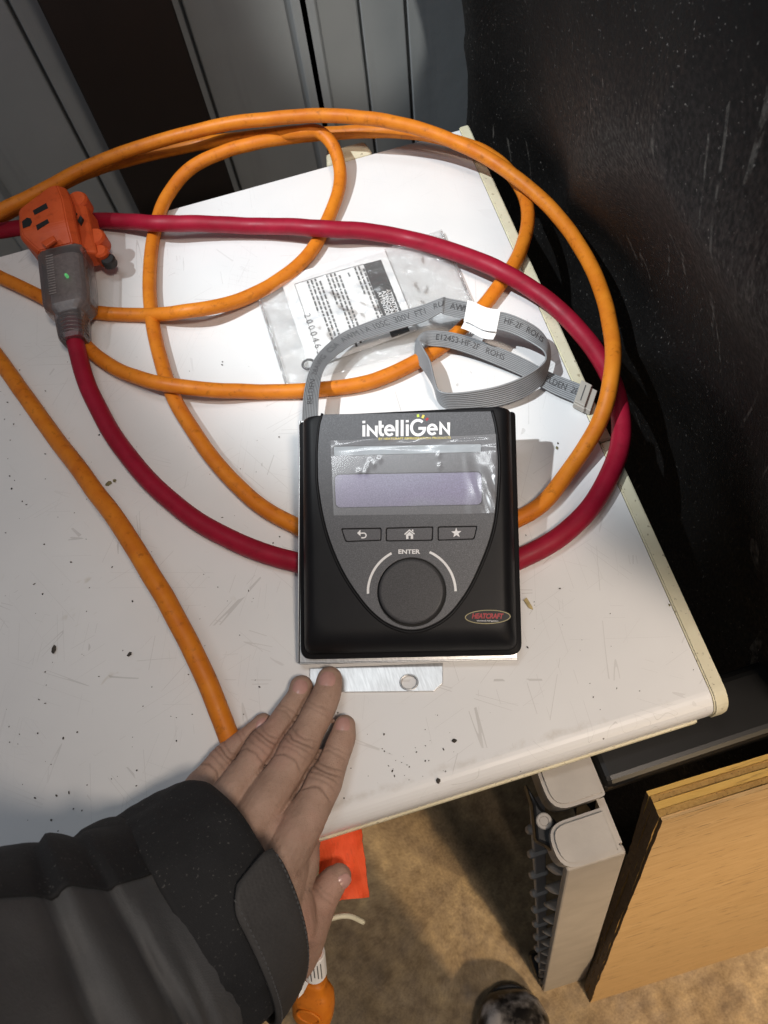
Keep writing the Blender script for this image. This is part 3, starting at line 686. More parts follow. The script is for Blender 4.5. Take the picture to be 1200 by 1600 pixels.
# knob
kz = ZF+.0003
well = link('knob_well', lathe(D(kc[0], kc[1], kz), Nd, [(.0001, 0), (kr-.0001, 0), (kr-.0001, .0004), (.0001, .0004)], 64), M['void'], module)
rk = kr-.0016
link('knob', lathe(D(kc[0], kc[1], kz+.0006), Nd, [(.0001, 0), (rk+.0003, 0), (rk+.0003, .0042), (rk+.0001, .0049), (rk-.0005, .0054), (rk-.0013, .0056), (.0001, .0058)], 72), M['knob'], module)
# printing on the face
ZP = FZ+FT+.00012
def flat(vs, fs, ox, oy, z, name, m, parent, rot=0, sx=1):
    cr_, sr = math.cos(rot), math.sin(rot)
    return link(name, mesh([D(ox+(v.x*sx*cr_-v.y*sr), oy+(v.x*sx*sr+v.y*cr_), z) for v in vs], fs), m, parent)
def ribbon2d(pts, wd, closed=False):
    """mitred flat stroke"""
    n = len(pts); vs, fs = [], []
    P = [V(p).to_2d() for p in pts]
    for i, p in enumerate(P):
        a = P[i-1] if i else (P[-1] if closed else None); b = P[i+1] if i < n-1 else (P[0] if closed else None)
        d1 = (p-a).normalized() if a is not None else None; d2 = (b-p).normalized() if b is not None else None
        d1 = d1 if d1 is not None else d2; d2 = d2 if d2 is not None else d1
        t = (d1+d2)
        t = t.normalized() if t.length > 1e-6 else d1
        nn = V((-t.y, t.x)); k = 1/max(.45, nn.dot(V((-d1.y, d1.x)))); vs += [p+nn*wd/2*k, p-nn*wd/2*k]
    for i in range(n-1+(1 if closed else 0)):
        j = (i+1) % n; fs.append([2*i, 2*i+1, 2*j+1, 2*j])
    return [V((v.x, v.y, 0)) for v in vs], fs
rot0 = math.atan2(fp(767, 643)[1]-fp(505, 648)[1], fp(767, 643)[0]-fp(505, 648)[0])
def zpx(x, y): return (480+x/3.75, 630+y/3.75)     # read off an enlarged crop of the logo
def arc(cx_, cy_, rx, ry, a0_, a1_, n=18): return [(cx_+rx*math.cos(R(a0_+(a1_-a0_)*k/n)), cy_-ry*math.sin(R(a0_+(a1_-a0_)*k/n))) for k in range(n+1)]
logo = [[(333, 132), (333, 198)], [(333, 106), (333, 120)], [(358, 197), (358, 140), (406, 190), (406, 134)], [(428, 106), (428, 172), (434, 186), (450, 190)], [(419, 138), (449, 138)],
        [(460, 160)]+[(507, 160)]+arc(483, 162, 24, 27, 5, 320), [(527, 102), (527, 197)], [(557, 101), (557, 196)], [(587, 127), (587, 195)], [(587, 102), (587, 115)],
        arc(650, 146, 39, 43, 48, 352)[:-1]+[(688, 150), (652, 150)], [(710, 156), (757, 155)]+arc(733, 157, 24, 27, 5, 320), [(782, 187), (782, 124), (829, 180), (829, 116)]]
ms = []
for i, st in enumerate(logo):
    P = [fp(*zpx(*p)) for p in st]; vs, fs = ribbon2d(P, .00185 if i not in (5, 11) else .0017); ms.append(mesh([D(v.x, v.y, ZP+i*.00001) for v in vs], fs))
link('logo_lettering', join(ms), M['white'], face)
for m_, a, b in (('lime', (649, 68), (651, 84)), ('yellow', (683, 72), (675, 90)), ('crimson', (708, 90), (696, 103))):
    vs, fs = ribbon2d([fp(*zpx(*a)), fp(*zpx(*b))], .0015); link('logo_spark', mesh([D(v.x, v.y, ZP) for v in vs], fs), M[m_], face)
vs, fs = text2d('BY HEATCRAFT REFRIGERATION PRODUCTS', .00215, 'LEFT', .01); wd = max(v.x for v in vs); p0 = fp(*zpx(418, 218)); p1 = fp(*zpx(842, 215)); flat(vs, fs, p0[0], p0[1], ZP, 'maker_line', M['yellow'], face, rot0, (p1[0]-p0[0])/wd)
vs, fs = text2d('ENTER', .0037, 'CENTER', .03, 0, 1.0); wd = max(v.x for v in vs)-min(v.x for v in vs); p0 = fp(622, 866); p1 = fp(656, 865); flat(vs, fs, (p0[0]+p1[0])/2, p0[1], ZP, 'enter_lettering', M['white'], face, rot0, (p1[0]-p0[0])/wd)
for a0_, a1_ in ((116, 181), (64, -1)):
    rr = kr+.0057; P = [(kc[0]+rr*math.cos(R(a0_+(a1_-a0_)*k/24)+.0), kc[1]+rr*math.sin(R(a0_+(a1_-a0_)*k/24))) for k in range(25)]
    vs, fs = ribbon2d(P, .0015); link('knob_arc', mesh([D(v.x, v.y, ZP) for v in vs], fs), M['white'], face)
# maker's badge at lower right of the housing
bc = fp(762, 964, ZF); ZB = ZF+.0005
badge = link('maker_badge', lathe(D(bc[0], bc[1], ZB-.0004), Nd, [(.0001, 0), (.0066, 0), (.0066, .0004), (.0001, .0004)], 56, Xd), M['ink'], module)
def ell(rx, ry, n=56): return [(bc[0]+rx*math.cos(2*math.pi*k/n), bc[1]+ry*math.sin(2*math.pi*k/n)) for k in range(n)]
# squash the round disc into an oval
inv = WM[badge].inverted()
for v in badge.data.vertices:
    p = WM[badge] @ v.co; q = p-D(bc[0], bc[1], ZB-.0004); p = D(bc[0], bc[1], ZB-.0004)+Xd*q.dot(Xd)*2.10+Yd*q.dot(Yd)*.64+Nd*q.dot(Nd); v.co = inv @ p
rb_ = .0066
vs, fs = ribbon2d(ell(rb_*2.02, rb_*.60), .00045, True); link('badge_ring', mesh([D(v.x, v.y, ZB+.0001) for v in vs], fs), M['gold'], badge)
vs, fs = text2d('HEATCRAFT', .0042, 'CENTER', .035, .25, .95); wd = max(v.x for v in vs)-min(v.x for v in vs); flat(vs, fs, bc[0]-.0004, bc[1]-.0009, ZB+.0001, 'badge_lettering', M['crimson'], badge, rot0, .0190/wd)
vs, fs = text2d('Worldwide Refrigeration', .0012, 'CENTER', .01); wd = max(v.x for v in vs)-min(v.x for v in vs); flat(vs, fs, bc[0]-.0002, bc[1]-.0027, ZB+.0001, 'badge_small_print', M['white'], badge, rot0, .0128/wd)
# peeling protective film over bar and display
nx_, ny_ = 150, 80; vs, fs = [], []
A_, B_, C_, E_ = fp(517, 690), fp(775, 681), fp(772, 803), fp(522, 806)
for j in range(ny_+1):
    for i in range(nx_+1):
        s, t = i/nx_, j/ny_
        x = (A_[0]*(1-s)+B_[0]*s)*(1-t)+(E_[0]*(1-s)+C_[0]*s)*t; y = (A_[1]*(1-s)+B_[1]*s)*(1-t)+(E_[1]*(1-s)+C_[1]*s)*t
        rgt = max(0, (s-.80)/.20); top = max(0, (.20-t)/.20)
        lift = .0003+rgt**1.6*.0022*(.4+.6*t)+top*.0009*(.6+.4*math.sin(s*9))
        cr_ = (mnoise.noise(V((x*130+y*40, y*60, 1)))*.0024*rgt*min(1, t*3)+mnoise.noise(V((x*45, y*260, 3)))*.0016*top)
        cr_ += .00022*mnoise.noise(V((x*22+4, y*30, 5)))
        for bx, by in ((.24, .30), (.22, .38), (.26, .34), (.17, .43), (.21, .44), (.66, .24), (.665, .38), (.30, .27)):
            cr_ += .0002*math.exp(-(((s-bx)/.012)**2+((t-by)/.04)**2))
        vs.append(D(x, y, ZP+lift+cr_))
for j in range(ny_):
    for i in range(nx_): a = j*(nx_+1)+i; fs.append([a, a+1, a+nx_+2, a+nx_+1])
link('protective_film', mesh(vs, fs), M['film'], module, smooth=True)

# ------------------------------------------------------------------ cords
def pathpts(lst, step=.004):
    q = resample(spline([at(x, y, z) for x, y, z in lst], 10), step)
    return [p+V((mnoise.noise(V((i*.09, 1, 0)))*.0009+mnoise.noise(V((i*.22, 1, 5)))*.00012, mnoise.noise(V((i*.09, 7, 0)))*.0009+mnoise.noise(V((i*.22, 7, 5)))*.00012, abs(mnoise.noise(V((i*.12, 3, 3))))*.0007)) for i, p in enumerate(q)]
ro = .0058
cord = thing('extension_cord', 'long orange extension cord coiled in loops across the white table', 'cord', at(300, 600))
oc = [(488, 1500, -.055), (482, 1462, -.030), (466, 1415, -.004), (446, 1365, .0062), (420, 1305, .0068), (392, 1240, .0062), (365, 1170, .0065), (345, 1118, .012), (313, 1040, .022), (266, 950, .030), (212, 858, .031), (150, 768, .024), (86, 684, .010), (36, 614, .008), (-14, 545, .0065), (-70, 480, .006), (-100, 430, .006), (-60, 410, .006), (-10, 428, .006), (40, 452, .0058), (95, 478, .0058), (155, 489, .0058), (225, 492, .0058), (300, 486, .0175), (370, 470, .010), (430, 442, .0058), (480, 400, .0058), (512, 345, .0058), (531, 285, .009), (524, 236, .018), (500, 207, .026), (470, 206, .027), (400, 214, .020), (330, 222, .014), (285, 230, .012), (215, 246, .014), (130, 272, .014), (40, 318, .013), (-60, 372, .012), (-130, 400, .02), (-130, 380, .03), (-40, 348, .032), (20, 320, .032), (62, 300, .030), (130, 264, .028), (215, 231, .030), (330, 199, .036), (420, 186, .042), (500, 181, .044), (580, 186, .042), (660, 203, .036), (740, 236, .028), (815, 284, .022), (880, 348, .018), (930, 430, .019), (955, 520, .026), (955, 590, .028), (936, 660, .018), (893, 730, .009), (850, 785, .0062), (805, 812, .006), (740, 838, .0058), (640, 862, .0058), (540, 852, .0058), (462, 822, .0058), (400, 785, .0058), (340, 725, .0058), (290, 655, .0058), (256, 580, .0058), (238, 500, .0058), (234, 430, .0058), (242, 360, .0058), (262, 305, .010), (300, 262, .016), (360, 234, .020), (430, 218, .022), (500, 210, .012), (570, 206, .014), (640, 207, .015), (715, 222, .014), (775, 250, .010), (812, 290, .006), (825, 340, .006), (812, 395, .0058), (785, 440, .0058), (745, 490, .0058), (700, 533, .0058), (640, 572, .0058), (570, 598, .0058), (490, 610, .0058), (410, 612, .0058), (340, 610, .013), (290, 605, .017), (240, 597, .016), (190, 580, .008), (150, 556, .0058), (122, 524, .0058), (104, 490, .0062), (92, 455, .0062)]
op = pathpts(oc, .0035)
jacket = link('cord_jacket', tube(op, [ro*(1.10 if i < 190 else 1.0) for i in range(len(op))], 16), M['orange'], cord, smooth=True)
# plug at the cord end below the table edge
e0 = at(489, 1505, -.058); e1 = at(494, 1550, -.085); dr = (e1-e0).normalized()
def frame(d):
    sd = d.cross(ez).normalized(); return sd, sd.cross(d).normalized()
sd, upv = frame(dr)
slv = link('cord_label', lathe(at(489, 1487, -.046), dr, [(.0068, 0), (.0072, .001), (.0072, .022), (.0068, .023)], 20), M['paper'], cord)
for k in range(7):
    a = -.9+k*.3; ccen = at(489, 1487, -.046)
    vs = [ccen+dr*u_+(sd*math.sin(a+da)-upv*-math.cos(a+da))*.00735 for u_, da in ((.003, 0), (.003, .09), (.019-.002*(k % 3), .09), (.019-.002*(k % 3), 0))]
    link('label_print', mesh(vs, [[0, 1, 2, 3]]), M['greyink'], slv)
fl_c = at(474, 1540, -.06)
link('label_flag', prism([at(474, 1530, -.055), at(482, 1536, -.055), at(474, 1552, -.058), at(466, 1560, -.058)], V((0, 0, .0006))), M['paper'], cord)
pb = at(492, 1528, -.074); pd = (at(489, 1590, -.11)-pb).normalized(); sd, upv = frame(pd); ps = sd
def section(c, wx_, wz_, n=20, p=3.2):
    out = []
    for k in range(n):
        a = 2*math.pi*k/n; ca, sa = math.cos(a), math.sin(a); q = (abs(ca)**p+abs(sa)**p)**(-1/p); out.append(c+sd*ca*q*wx_+upv*sa*q*wz_)
    return out
def loftsec(secs):
    n = len(secs[0]); vs = [p for s in secs for p in s]; fs = []
    for i in range(len(secs)-1):
        for k in range(n): fs.append([i*n+k, i*n+(k+1) % n, (i+1)*n+(k+1) % n, (i+1)*n+k])
    fs += [list(range(n))[::-1], list(range((len(secs)-1)*n, len(secs)*n))]; return mesh(vs, fs)
pg = [(0, .0085, .0075), (.003, .010, .009), (.005, .0088, .008), (.007, .011, .0095), (.009, .0098, .009), (.012, .013, .011), (.018, .0165, .0125), (.032, .018, .0135), (.044, .0175, .0135), (.048, .0165, .0125)]
plug = link('plug', loftsec([section(pb+pd*a, b, c) for a, b, c in [(x*.85, y*.74, z*.74) for x, y, z in pg]]), M['orange'], cord, smooth=True)
for o_, r_ in ((-.006, 0), (.006, 0)): link('prong', prism([pb+pd*.041+sd*(o_-.0008)-upv*.003, pb+pd*.048+sd*(o_+.0008)-upv*.003, pb+pd*.048+sd*(o_+.0008)+upv*.003, pb+pd*.048+sd*(o_-.0008)+upv*.003], pd*.016), M['steel'], plug)
link('plug_emblem', tube([pb+pd*(.026+.006*math.cos(a))+sd*.0075*math.sin(a)+upv*(.0098) for a in [2*math.pi*k/24 for k in range(25)]], .0009, 6, False), M['orange'], plug, smooth=True)
link('cable_tie', tube(resample(spline([at(500, 1445, -.02), at(520, 1434, -.017), at(545, 1431, -.02), at(568, 1441, -.03)], 6), .003), .0016, 6), M['cream'], cord, smooth=True)

# red cord with its clear lit connector
rr_ = .0069
redc = thing('red_cord', 'thick red power cord curving round the black controller', 'cord', at(400, 860))
rp = [(-90, 372, .010), (-20, 364, .010), (60, 352, .008), (140, 345, .008), (200, 347, .012), (245, 349, .020), (300, 350, .018), (400, 353, .013), (500, 357, .019), (570, 362, .014), (640, 374, .009), (710, 394, .015), (775, 420, .019), (835, 455, .013), (890, 500, .008), (935, 556, .0075), (962, 612, .0072), (971, 670, .007), (957, 730, .0069), (925, 790, .0069), (875, 838, .0069), (815, 872, .0069), (760, 892, .0069), (700, 904, .0069), (620, 908, .0069), (540, 898, .0069), (462, 878, .0069), (400, 860, .0069), (340, 833, .0069), (280, 793, .0072), (225, 742, .0075), (180, 685, .008), (147, 625, .010), (128, 575, .013), (117, 530, .016), (112, 500, .018)]
link('cord_jacket', tube(pathpts(rp, .0035), rr_, 18), M['red'], redc, smooth=True)
cA = at(117, 535, .0165); cB = at(103, 404, .027); cd_ = (cB-cA).normalized(); sd, upv = frame(cd_)
if upv.z < 0: upv = -upv
LC = (cB-cA).length
prf = [(0, .0092, .0092), (.004, .0105, .0105), (.10*LC, .0108, .0108), (.27*LC, .0118, .0115), (.29*LC, .0128, .012), (.36*LC, .0185, .0140), (.42*LC, .0195, .0145), (.97*LC, .0200, .0150), (LC, .0196, .0146)]
con = link('connector_shell', loftsec([section(cA+cd_*a, b, c, 28, 4.5) for a, b, c in prf]), M['clear'], redc)
for k in range(5):
    u_ = (.06+k*.045)*LC; n_ = 20; link('strain_ring', tube([cA+cd_*u_+sd*.0112*math.cos(a)+upv*.0112*math.sin(a) for a in [2*math.pi*j/n_ for j in range(n_+1)]], .0009, 6, False), M['clear'], con, smooth=True)
link('connector_core', loftsec([section(cA+cd_*a, b, c, 20, 3) for a, b, c in ((.33*LC, .009, .007), (.40*LC, .0145, .0098), (.96*LC, .0150, .0100))]), M['core'], redc)
for k in range(16):
    u_ = (.46+k*.030)*LC; c = cA+cd_*u_-sd*.0065+upv*.0125
    s_ = -1 if (cA+sd-CAMP).x < (cA-sd-CAMP).x else 1
    c = cA+cd_*u_-sd*.0075*s_+upv*.0149
    link('contact_strip', prism([c-sd*.003, c+sd*.003, c+sd*.003+cd_*.0009, c-sd*.003+cd_*.0009], upv*.0003), M['core'], con)
ctr = cA+cd_*.66*LC+sd*.004*(1 if sd.x > 0 else -1)+upv*.0105
link('indicator_lamp', lathe(ctr, upv, [(.0001, 0), (.0013, 0), (.0013, .0030), (.0007, .0040), (.0001, .0041)], 16), M['led'], redc)
rs = 1 if sd.x > 0 else -1

# orange red three-way outlet plugged on the connector
tapo = thing('triple_outlet', 'orange red three-way outlet block plugged onto the clear lit connector', 'outlet', at(100, 370))
B0 = cB+cd_*.0004
rt = sd*rs
def tapsec(u_, l, r_, up_, dn, ch=.0035):
    c = B0+cd_*u_; pts = [(-l, -dn), (r_, -dn), (r_, up_-ch*1.5), (r_-ch*1.6, up_), (-l+ch, up_), (-l, up_-ch)]
    return [c+rt*a+upv*b for a, b in pts]
tap_secs = [tapsec(0, .0185, .0175, .0145, .012), tapsec(.014, .0285, .0175, .020, .014), tapsec(.018, .0290, .0175, .021, .014), tapsec(.042, .0285, .0160, .021, .014), tapsec(.060, .003, .012, .0195, .012)]
me = loftsec(tap_secs); bm = bmesh.new(); bm.from_mesh(me); bmesh.ops.bevel(bm, geom=list(bm.edges), offset=.0009, segments=2, affect='EDGES', clamp_overlap=True)
tbody = link('outlet_body', from_bm(bm), M['tap'], tapo)
# right-hand limb with its own round shoulders
for (u0, r0, rad, hz) in ((.052, .0175, .0090, .006), (.014, .0265, .0090, .000), (.000, .029, .0065, -.002)):
    c = B0+cd_*u0+rt*r0+upv*(hz-.012)
    link('outlet_shoulder', lathe(c, upv, [(.0001, 0), (rad, 0), (rad, .0125), (rad-.0015, .0145), (.0001, .0148)], 28), M['tap'], tapo)
link('outlet_arm', hexa([B0+cd_*a+rt*b+upv*c for a, b, c in ((-.004, .0150, -.014), (-.004, .0305, -.014), (.046, .0265, -.014), (.046, .0150, -.014), (-.004, .0150, .008), (-.004, .0275, .002), (.046, .0245, .006), (.046, .0150, .010))], .0022), M['tap'], tapo)
link('outlet_plug_end', lathe(B0-cd_*.006+rt*.033+upv*(-.012), upv, [(.0001, 0), (.006, 0), (.006, .006), (.005, .0075), (.0001, .0075)], 20), M['rubber'], tapo)
topn = upv
def ontop(px, py, lift=.0204):
    P = B0+upv*lift+cd_*.028; r_ = ray(px, py); n_ = upv; return CAMP+r_*((P-CAMP).dot(n_)/r_.dot(n_))
sl = [[(51, 329), (72, 317), (75, 325), (54, 336)], [(56, 352), (74, 342), (77, 348), (58, 359)]]
for q in sl:
    link('socket_slot', prism([ontop(*p, .0212) for p in q], -upv*.0016), M['void'], tbody)
g = [ontop(34, 346, .0212), ontop(42, 340, .0212), ontop(48, 341, .0212), ontop(50, 347, .0212), ontop(47, 353, .0212), ontop(36, 357, .0212)]
link('ground_hole', prism(g, -upv*.0016), M['void'], tbody)
link('grip_step', prism([ontop(66, 382, .0195), ontop(86, 371, .0195), ontop(90, 378, .0195), ontop(74, 389, .0195)], upv*.003, .0008), M['tap'], tbody)
for q in ([(113, 338), (117, 330), (120, 333), (116, 342)], [(121, 345), (125, 336), (129, 340), (125, 350)]):
    link('socket_slot', prism([ontop(*p, .0100) for p in q], -upv*.0030), M['void'], tbody)

# ------------------------------------------------------------------ warning card in its clear bag
bagc = [(405, 430), (560, 372), (690, 362), (735, 462), (690, 560), (560, 640), (445, 600)]
# sheets
def sheet(corners, nx, ny, amp, freq, base, seed, hole=None):
    vs, fs = [], []
    for j in range(ny+1):
        for i in range(nx+1):
            s, t = i/nx, j/ny
            x = (corners[0][0]*(1-s)+corners[1][0]*s)*(1-t)+(corners[3][0]*(1-s)+corners[2][0]*s)*t
            y = (corners[0][1]*(1-s)+corners[1][1]*s)*(1-t)+(corners[3][1]*(1-s)+corners[2][1]*s)*t
            p = at(x, y, base); q = mnoise.noise(V((p.x*freq, p.y*freq, seed)))+.5*mnoise.noise(V((p.x*freq*2.3, p.y*freq*2.3, seed+3)))
            edge = min(s, 1-s, t, 1-t)*2; vs.append(p+V((0, 0, max(-base+.0006, amp*q*(.4+edge)))))
    for j in range(ny):
        for i in range(nx): a = j*(nx+1)+i; fs.append([a, a+1, a+nx+2, a+nx+1])
    return mesh(vs, fs)
bag = thing('plastic_bag', 'crumpled clear plastic bag lying flat behind the controller under the ribbon cable', 'bag', at(580, 500))
bq = [(398, 452), (684, 360), (742, 462), (442, 602)]
# corners: upper-left, upper-right, lower-right, lower-left
link('bag_front', sheet([(398, 455), (690, 358), (758, 520), (446, 606)], 90, 66, .0026, 60, .0064, 1), M['bag'], bag, smooth=True)
link('bag_back', sheet([(400, 454), (688, 360), (755, 518), (447, 604)], 30, 24, .0006, 30, .0008, 5), M['bag'], bag, smooth=True)
link('bag_seal', tube(resample([at(404, 462, .003), at(449, 604, .003)], .004), .0011, 6), M['bag'], bag, smooth=True)
link('bag_seal', tube(resample([at(690, 362, .003), at(756, 518, .003)], .004), .0011, 6), M['bag'], bag, smooth=True)
# card: local frame by four corners
cc = [(437, 434), (600, 389), (652, 516), (484, 575)]
def cardp(s, t, lift=0):
    """s along the upper edge, t down"""
    q = [at(x, y, .0026) for x, y in cc]
    p = (q[0]*(1-s)+q[1]*s)*(1-t)+(q[3]*(1-s)+q[2]*s)*t
    return p+V((0, 0, .0010*math.sin(s*3.1)*math.cos(t*2.5)+lift))
card = thing('warning_card', 'white printed warning card with black heading block inside the clear bag', 'card', at(540, 480))
vs, fs = [], []; nn_ = 14
for j in range(nn_+1):
    for i in range(nn_+1): vs.append(cardp(i/nn_, j/nn_))
for j in range(nn_):
    for i in range(nn_): a = j*(nn_+1)+i; fs.append([a, a+1, a+nn_+2, a+nn_+1])
sheet_ = link('card_sheet', mesh(vs, fs), M['paper'], card, smooth=True)
def cquad(s0, s1, t0, t1, m, name, lift=.0003, n=6):
    vs, fs = [], []
    for i in range(n+1):
        for j in range(n+1): vs.append(cardp(s0+(s1-s0)*i/n, t0+(t1-t0)*j/n, lift))
    for i in range(n):
        for j in range(n): a = i*(n+1)+j; fs.append([a, a+1, a+n+2, a+n+1])
    return link(name, mesh(vs, fs), m, sheet_)
cquad(.765, .935, .12, .985, M['ink'], 'heading_block')
def ctext(s, sz, s0, t0, m, name, bold=.02):
    """lettering running down the card: text x -> t, text up -> +s"""
    vs, fs = text2d(s, 1, 'LEFT', bold); return link(name, mesh([cardp(s0+v.y*sz, t0+v.x*sz*1.0, .0006) for v in vs], fs), m, sheet_)
for s0, w_ in ((.905, 'ATTENTION'), (.862, 'ATENCION'), (.82, 'ATTENTION')): ctext(w_, .052, s0-.028, .48, M['white'], 'heading_word', .03)
ctext('2 0 0 0 4 6 5', .085, .100, .47, M['greyink'], 'card_number', .0)
rndc = random.Random(11); bars = []
for col, (s0, nl, t1) in enumerate(((.715, 3, .82), (.60, 1, .22), (.515, 4, .86), (.33, 4, .9))):
    for k in range(nl):
        s_ = s0-k*.036+(.03 if col == 0 else 0); t = .13 if k else .17
        end = t1 if k < nl-1 or nl == 1 else t1*.55
        while t < end:
            L = rndc.uniform(.022, .06); vs = [cardp(s_, t, .0004), cardp(s_+.017, t, .0004), cardp(s_+.017, min(t+L, end), .0004), cardp(s_, min(t+L, end), .0004)]; bars.append(mesh(vs, [[0, 1, 2, 3]])); t += L+.012
link('body_text', join(bars), M['greyink'], sheet_)['kind'] = 'stuff'
bars = []
for k in range(9):
    t0 = .80; s_ = .17+k*.045; vs = [cardp(s_, .86, .0004), cardp(s_+.02, .86, .0004), cardp(s_+.02, .95-(k % 3)*.02, .0004), cardp(s_, .95-(k % 3)*.02, .0004)]; bars.append(mesh(vs, [[0, 1, 2, 3]]))
link('barcode', join(bars), M['ink'], sheet_)
for q in ((.11, .11, .12, .99), (.11, .765, .12, .12), ):
    cquad(min(q[0], q[1])-.002, max(q[0], q[1])+.002, min(q[2], q[3])-.003, max(q[2], q[3])+.003, M['greyink'], 'rule_line', .0003, 8)
dc = cardp(.05, .055, .0005)
link('punched_dot', lathe(dc, ez, [(.0001, 0), (.0019, 0), (.0019, .0001), (.0001, .0001)], 20), M['ink'], sheet_)
oring = link('rubber_ring', tube([at(482, 569, .0035)+V((.0046*math.cos(a), .0046*math.sin(a), 0)) for a in [2*math.pi*k/28 for k in range(29)]], .0010, 8, False), M['rubber'], None, smooth=True)
meta(oring, 'small black rubber ring lying beside the card under the ribbon cable', 'ring')

# ------------------------------------------------------------------ ribbon cable
def Z6(x, y): return (640+x/4, 440+y/4)
ed = [((471, 690), (495, 690), .018, .018), ((472, 650), (497, 648), .021, .021), ((475, 612), (499, 612), .023, .022), ((484, 576), (505, 581), .022, .021), ((500, 549), (521, 560), .020, .019), ((533, 521), (552, 538), .019, .017), ((572, 504), (588, 525), .021, .018), ((615, 489), (628, 513), .024, .021), ((655, 478), (664, 502), .027, .025), ((688, 466), (688, 489), .031, .029), ((694, 464), (691, 490), .031, .029), ((700, 466), (697, 492), .030, .028), ((735, 473), (730, 500), .029, .027),
      (Z6(480, 175), Z6(465, 290), .028, .026), (Z6(600, 195), Z6(575, 305), .027, .025), (Z6(700, 232), Z6(665, 335), .025, .024), (Z6(800, 290), Z6(755, 380), .020, .024), (Z6(858, 360), Z6(830, 428), .014, .024), (Z6(878, 430), Z6(852, 470), .010, .024), (Z6(873, 520), Z6(835, 510), .008, .023), (Z6(830, 635), Z6(760, 565), .0075, .022), (Z6(740, 710), Z6(660, 615), .0075, .022), (Z6(600, 765), Z6(540, 655), .0075, .022), (Z6(450, 795), Z6(410, 680), .0075, .022), (Z6(310, 800), Z6(290, 694), .0075, .022), (Z6(225, 793), Z6(210, 690), .0075, .022), (Z6(180, 750), Z6(172, 665), .0075, .022), (Z6(150, 655), Z6(152, 600), .0075, .022), (Z6(95, 565), Z6(125, 490), .0075, .0215), (Z6(38, 485), Z6(85, 415), .0075, .021), (Z6(36, 410), Z6(68, 376), .008, .021), (Z6(52, 352), Z6(72, 372), .010, .020), (Z6(85, 318), Z6(100, 392), .012, .017), (Z6(140, 306), Z6(130, 402), .012, .014), (Z6(250, 315), Z6(235, 412), .012, .012), (Z6(370, 343), Z6(350, 445), .0115, .0105), (Z6(490, 386), Z6(465, 488), .011, .009), (Z6(620, 436), Z6(590, 540), .010, .0075), (Z6(740, 492), Z6(705, 592), .0085, .0062), (Z6(840, 548), Z6(805, 648), .006, .0055), (Z6(930, 588), Z6(895, 698), .0055, .005), (Z6(1050, 634), Z6(1005, 745), .006, .0055), (Z6(1075, 645), Z6(1035, 760), .006, .0055)]
EA = spline([at(*a, za) for a, b, za, zb_ in ed], 7); EB = spline([at(*b, zb_) for a, b, za, zb_ in ed], 7)
NW = 10; SUB = 6; prof_w = []
for k in range(NW*SUB+1):
    t = k/(NW*SUB); ph = (k % SUB)/SUB; prof_w.append((t, .00062*abs(math.sin(math.pi*ph))**.55))
ncols = len(prof_w); vs, fs = [], []; N = len(EA); norms = []
for i in range(N):
    tg = ((EA[min(i+1, N-1)]+EB[min(i+1, N-1)])-(EA[max(i-1, 0)]+EB[max(i-1, 0)])).normalized(); wv = (EB[i]-EA[i]); nn = tg.cross(wv).normalized(); norms.append(nn)
    # upper skin then lower skin (closed loop)
    for t, hgt in prof_w: vs.append(EA[i]+wv*t+nn*(.00012+hgt))
    for t, hgt in reversed(prof_w): vs.append(EA[i]+wv*t-nn*(.00012+hgt))
rw = 2*ncols
for i in range(N-1):
    for k in range(rw): fs.append([i*rw+k, i*rw+(k+1) % rw, (i+1)*rw+(k+1) % rw, (i+1)*rw+k])
fs += [list(range(rw))[::-1], list(range((N-1)*rw, N*rw))]
ribbon = thing('ribbon_cable', 'grey flat ribbon cable looping on the table behind the controller', 'cable', at(700, 560))
rme = mesh(vs, fs); rme.materials.append(M['ribbon']); rme.materials.append(simple('ribbon_groove_shade', (.105, .108, .113), .5))  # darker second tone paints shade into the grooves between conductors
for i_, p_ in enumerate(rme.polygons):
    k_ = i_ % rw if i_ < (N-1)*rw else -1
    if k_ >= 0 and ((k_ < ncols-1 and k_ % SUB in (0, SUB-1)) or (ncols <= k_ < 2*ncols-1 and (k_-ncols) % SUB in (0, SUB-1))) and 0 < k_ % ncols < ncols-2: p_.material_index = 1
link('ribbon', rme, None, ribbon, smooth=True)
arcl = [0]
for i in range(1, N): arcl.append(arcl[-1]+((EA[i]+EB[i])/2-(EA[i-1]+EB[i-1])/2).length)
def rib_at(s, t, side=1, lift=.00095):
    import bisect
    i = min(max(bisect.bisect(arcl, s)-1, 0), N-2); f_ = (s-arcl[i])/max(1e-9, arcl[i+1]-arcl[i])
    a = EA[i].lerp(EA[i+1], f_); b = EB[i].lerp(EB[i+1], f_); nn = norms[i].lerp(norms[i+1], f_).normalized(); return a.lerp(b, t)+nn*side*lift
def facing(i):   # which skin faces up or to the camera
    return 1 if norms[i].dot(CAMP-(EA[i]+EB[i])/2) > 0 else -1
def ribtext(s, start_i, size, flip=False, t0=.62):
    s0 = arcl[start_i]; sg = facing(start_i+3); vs, fs = text2d(s, 1, 'LEFT', 0)
    W_ = .0118
    out = []
    for v in vs:
        x, y = v.x*size, v.y*size
        out.append(rib_at(s0+x, t0-(y/W_), sg)) if not flip else out.append(rib_at(s0-x, (1-t0)+y/W_, sg))
    return link('ribbon_print', mesh(out, fs), simple('ribbon_ink', (.07, .07, .074), .6) if 'ribbon_ink' not in bpy.data.materials else bpy.data.materials['ribbon_ink'], ribbon)
def st(k): return k*7
ribtext('BELDEN  28AWG  CSA  AWM I A 105C  300V  FT1   RU   AWM', st(1)+3, .0062)
ribtext('VW-1', st(11)+3, .0060)
ribtext('HF-2F  ROHS', st(14), .0058)
ribtext('E12453-HF-2F   ROHS', st(33)+2, .0060)
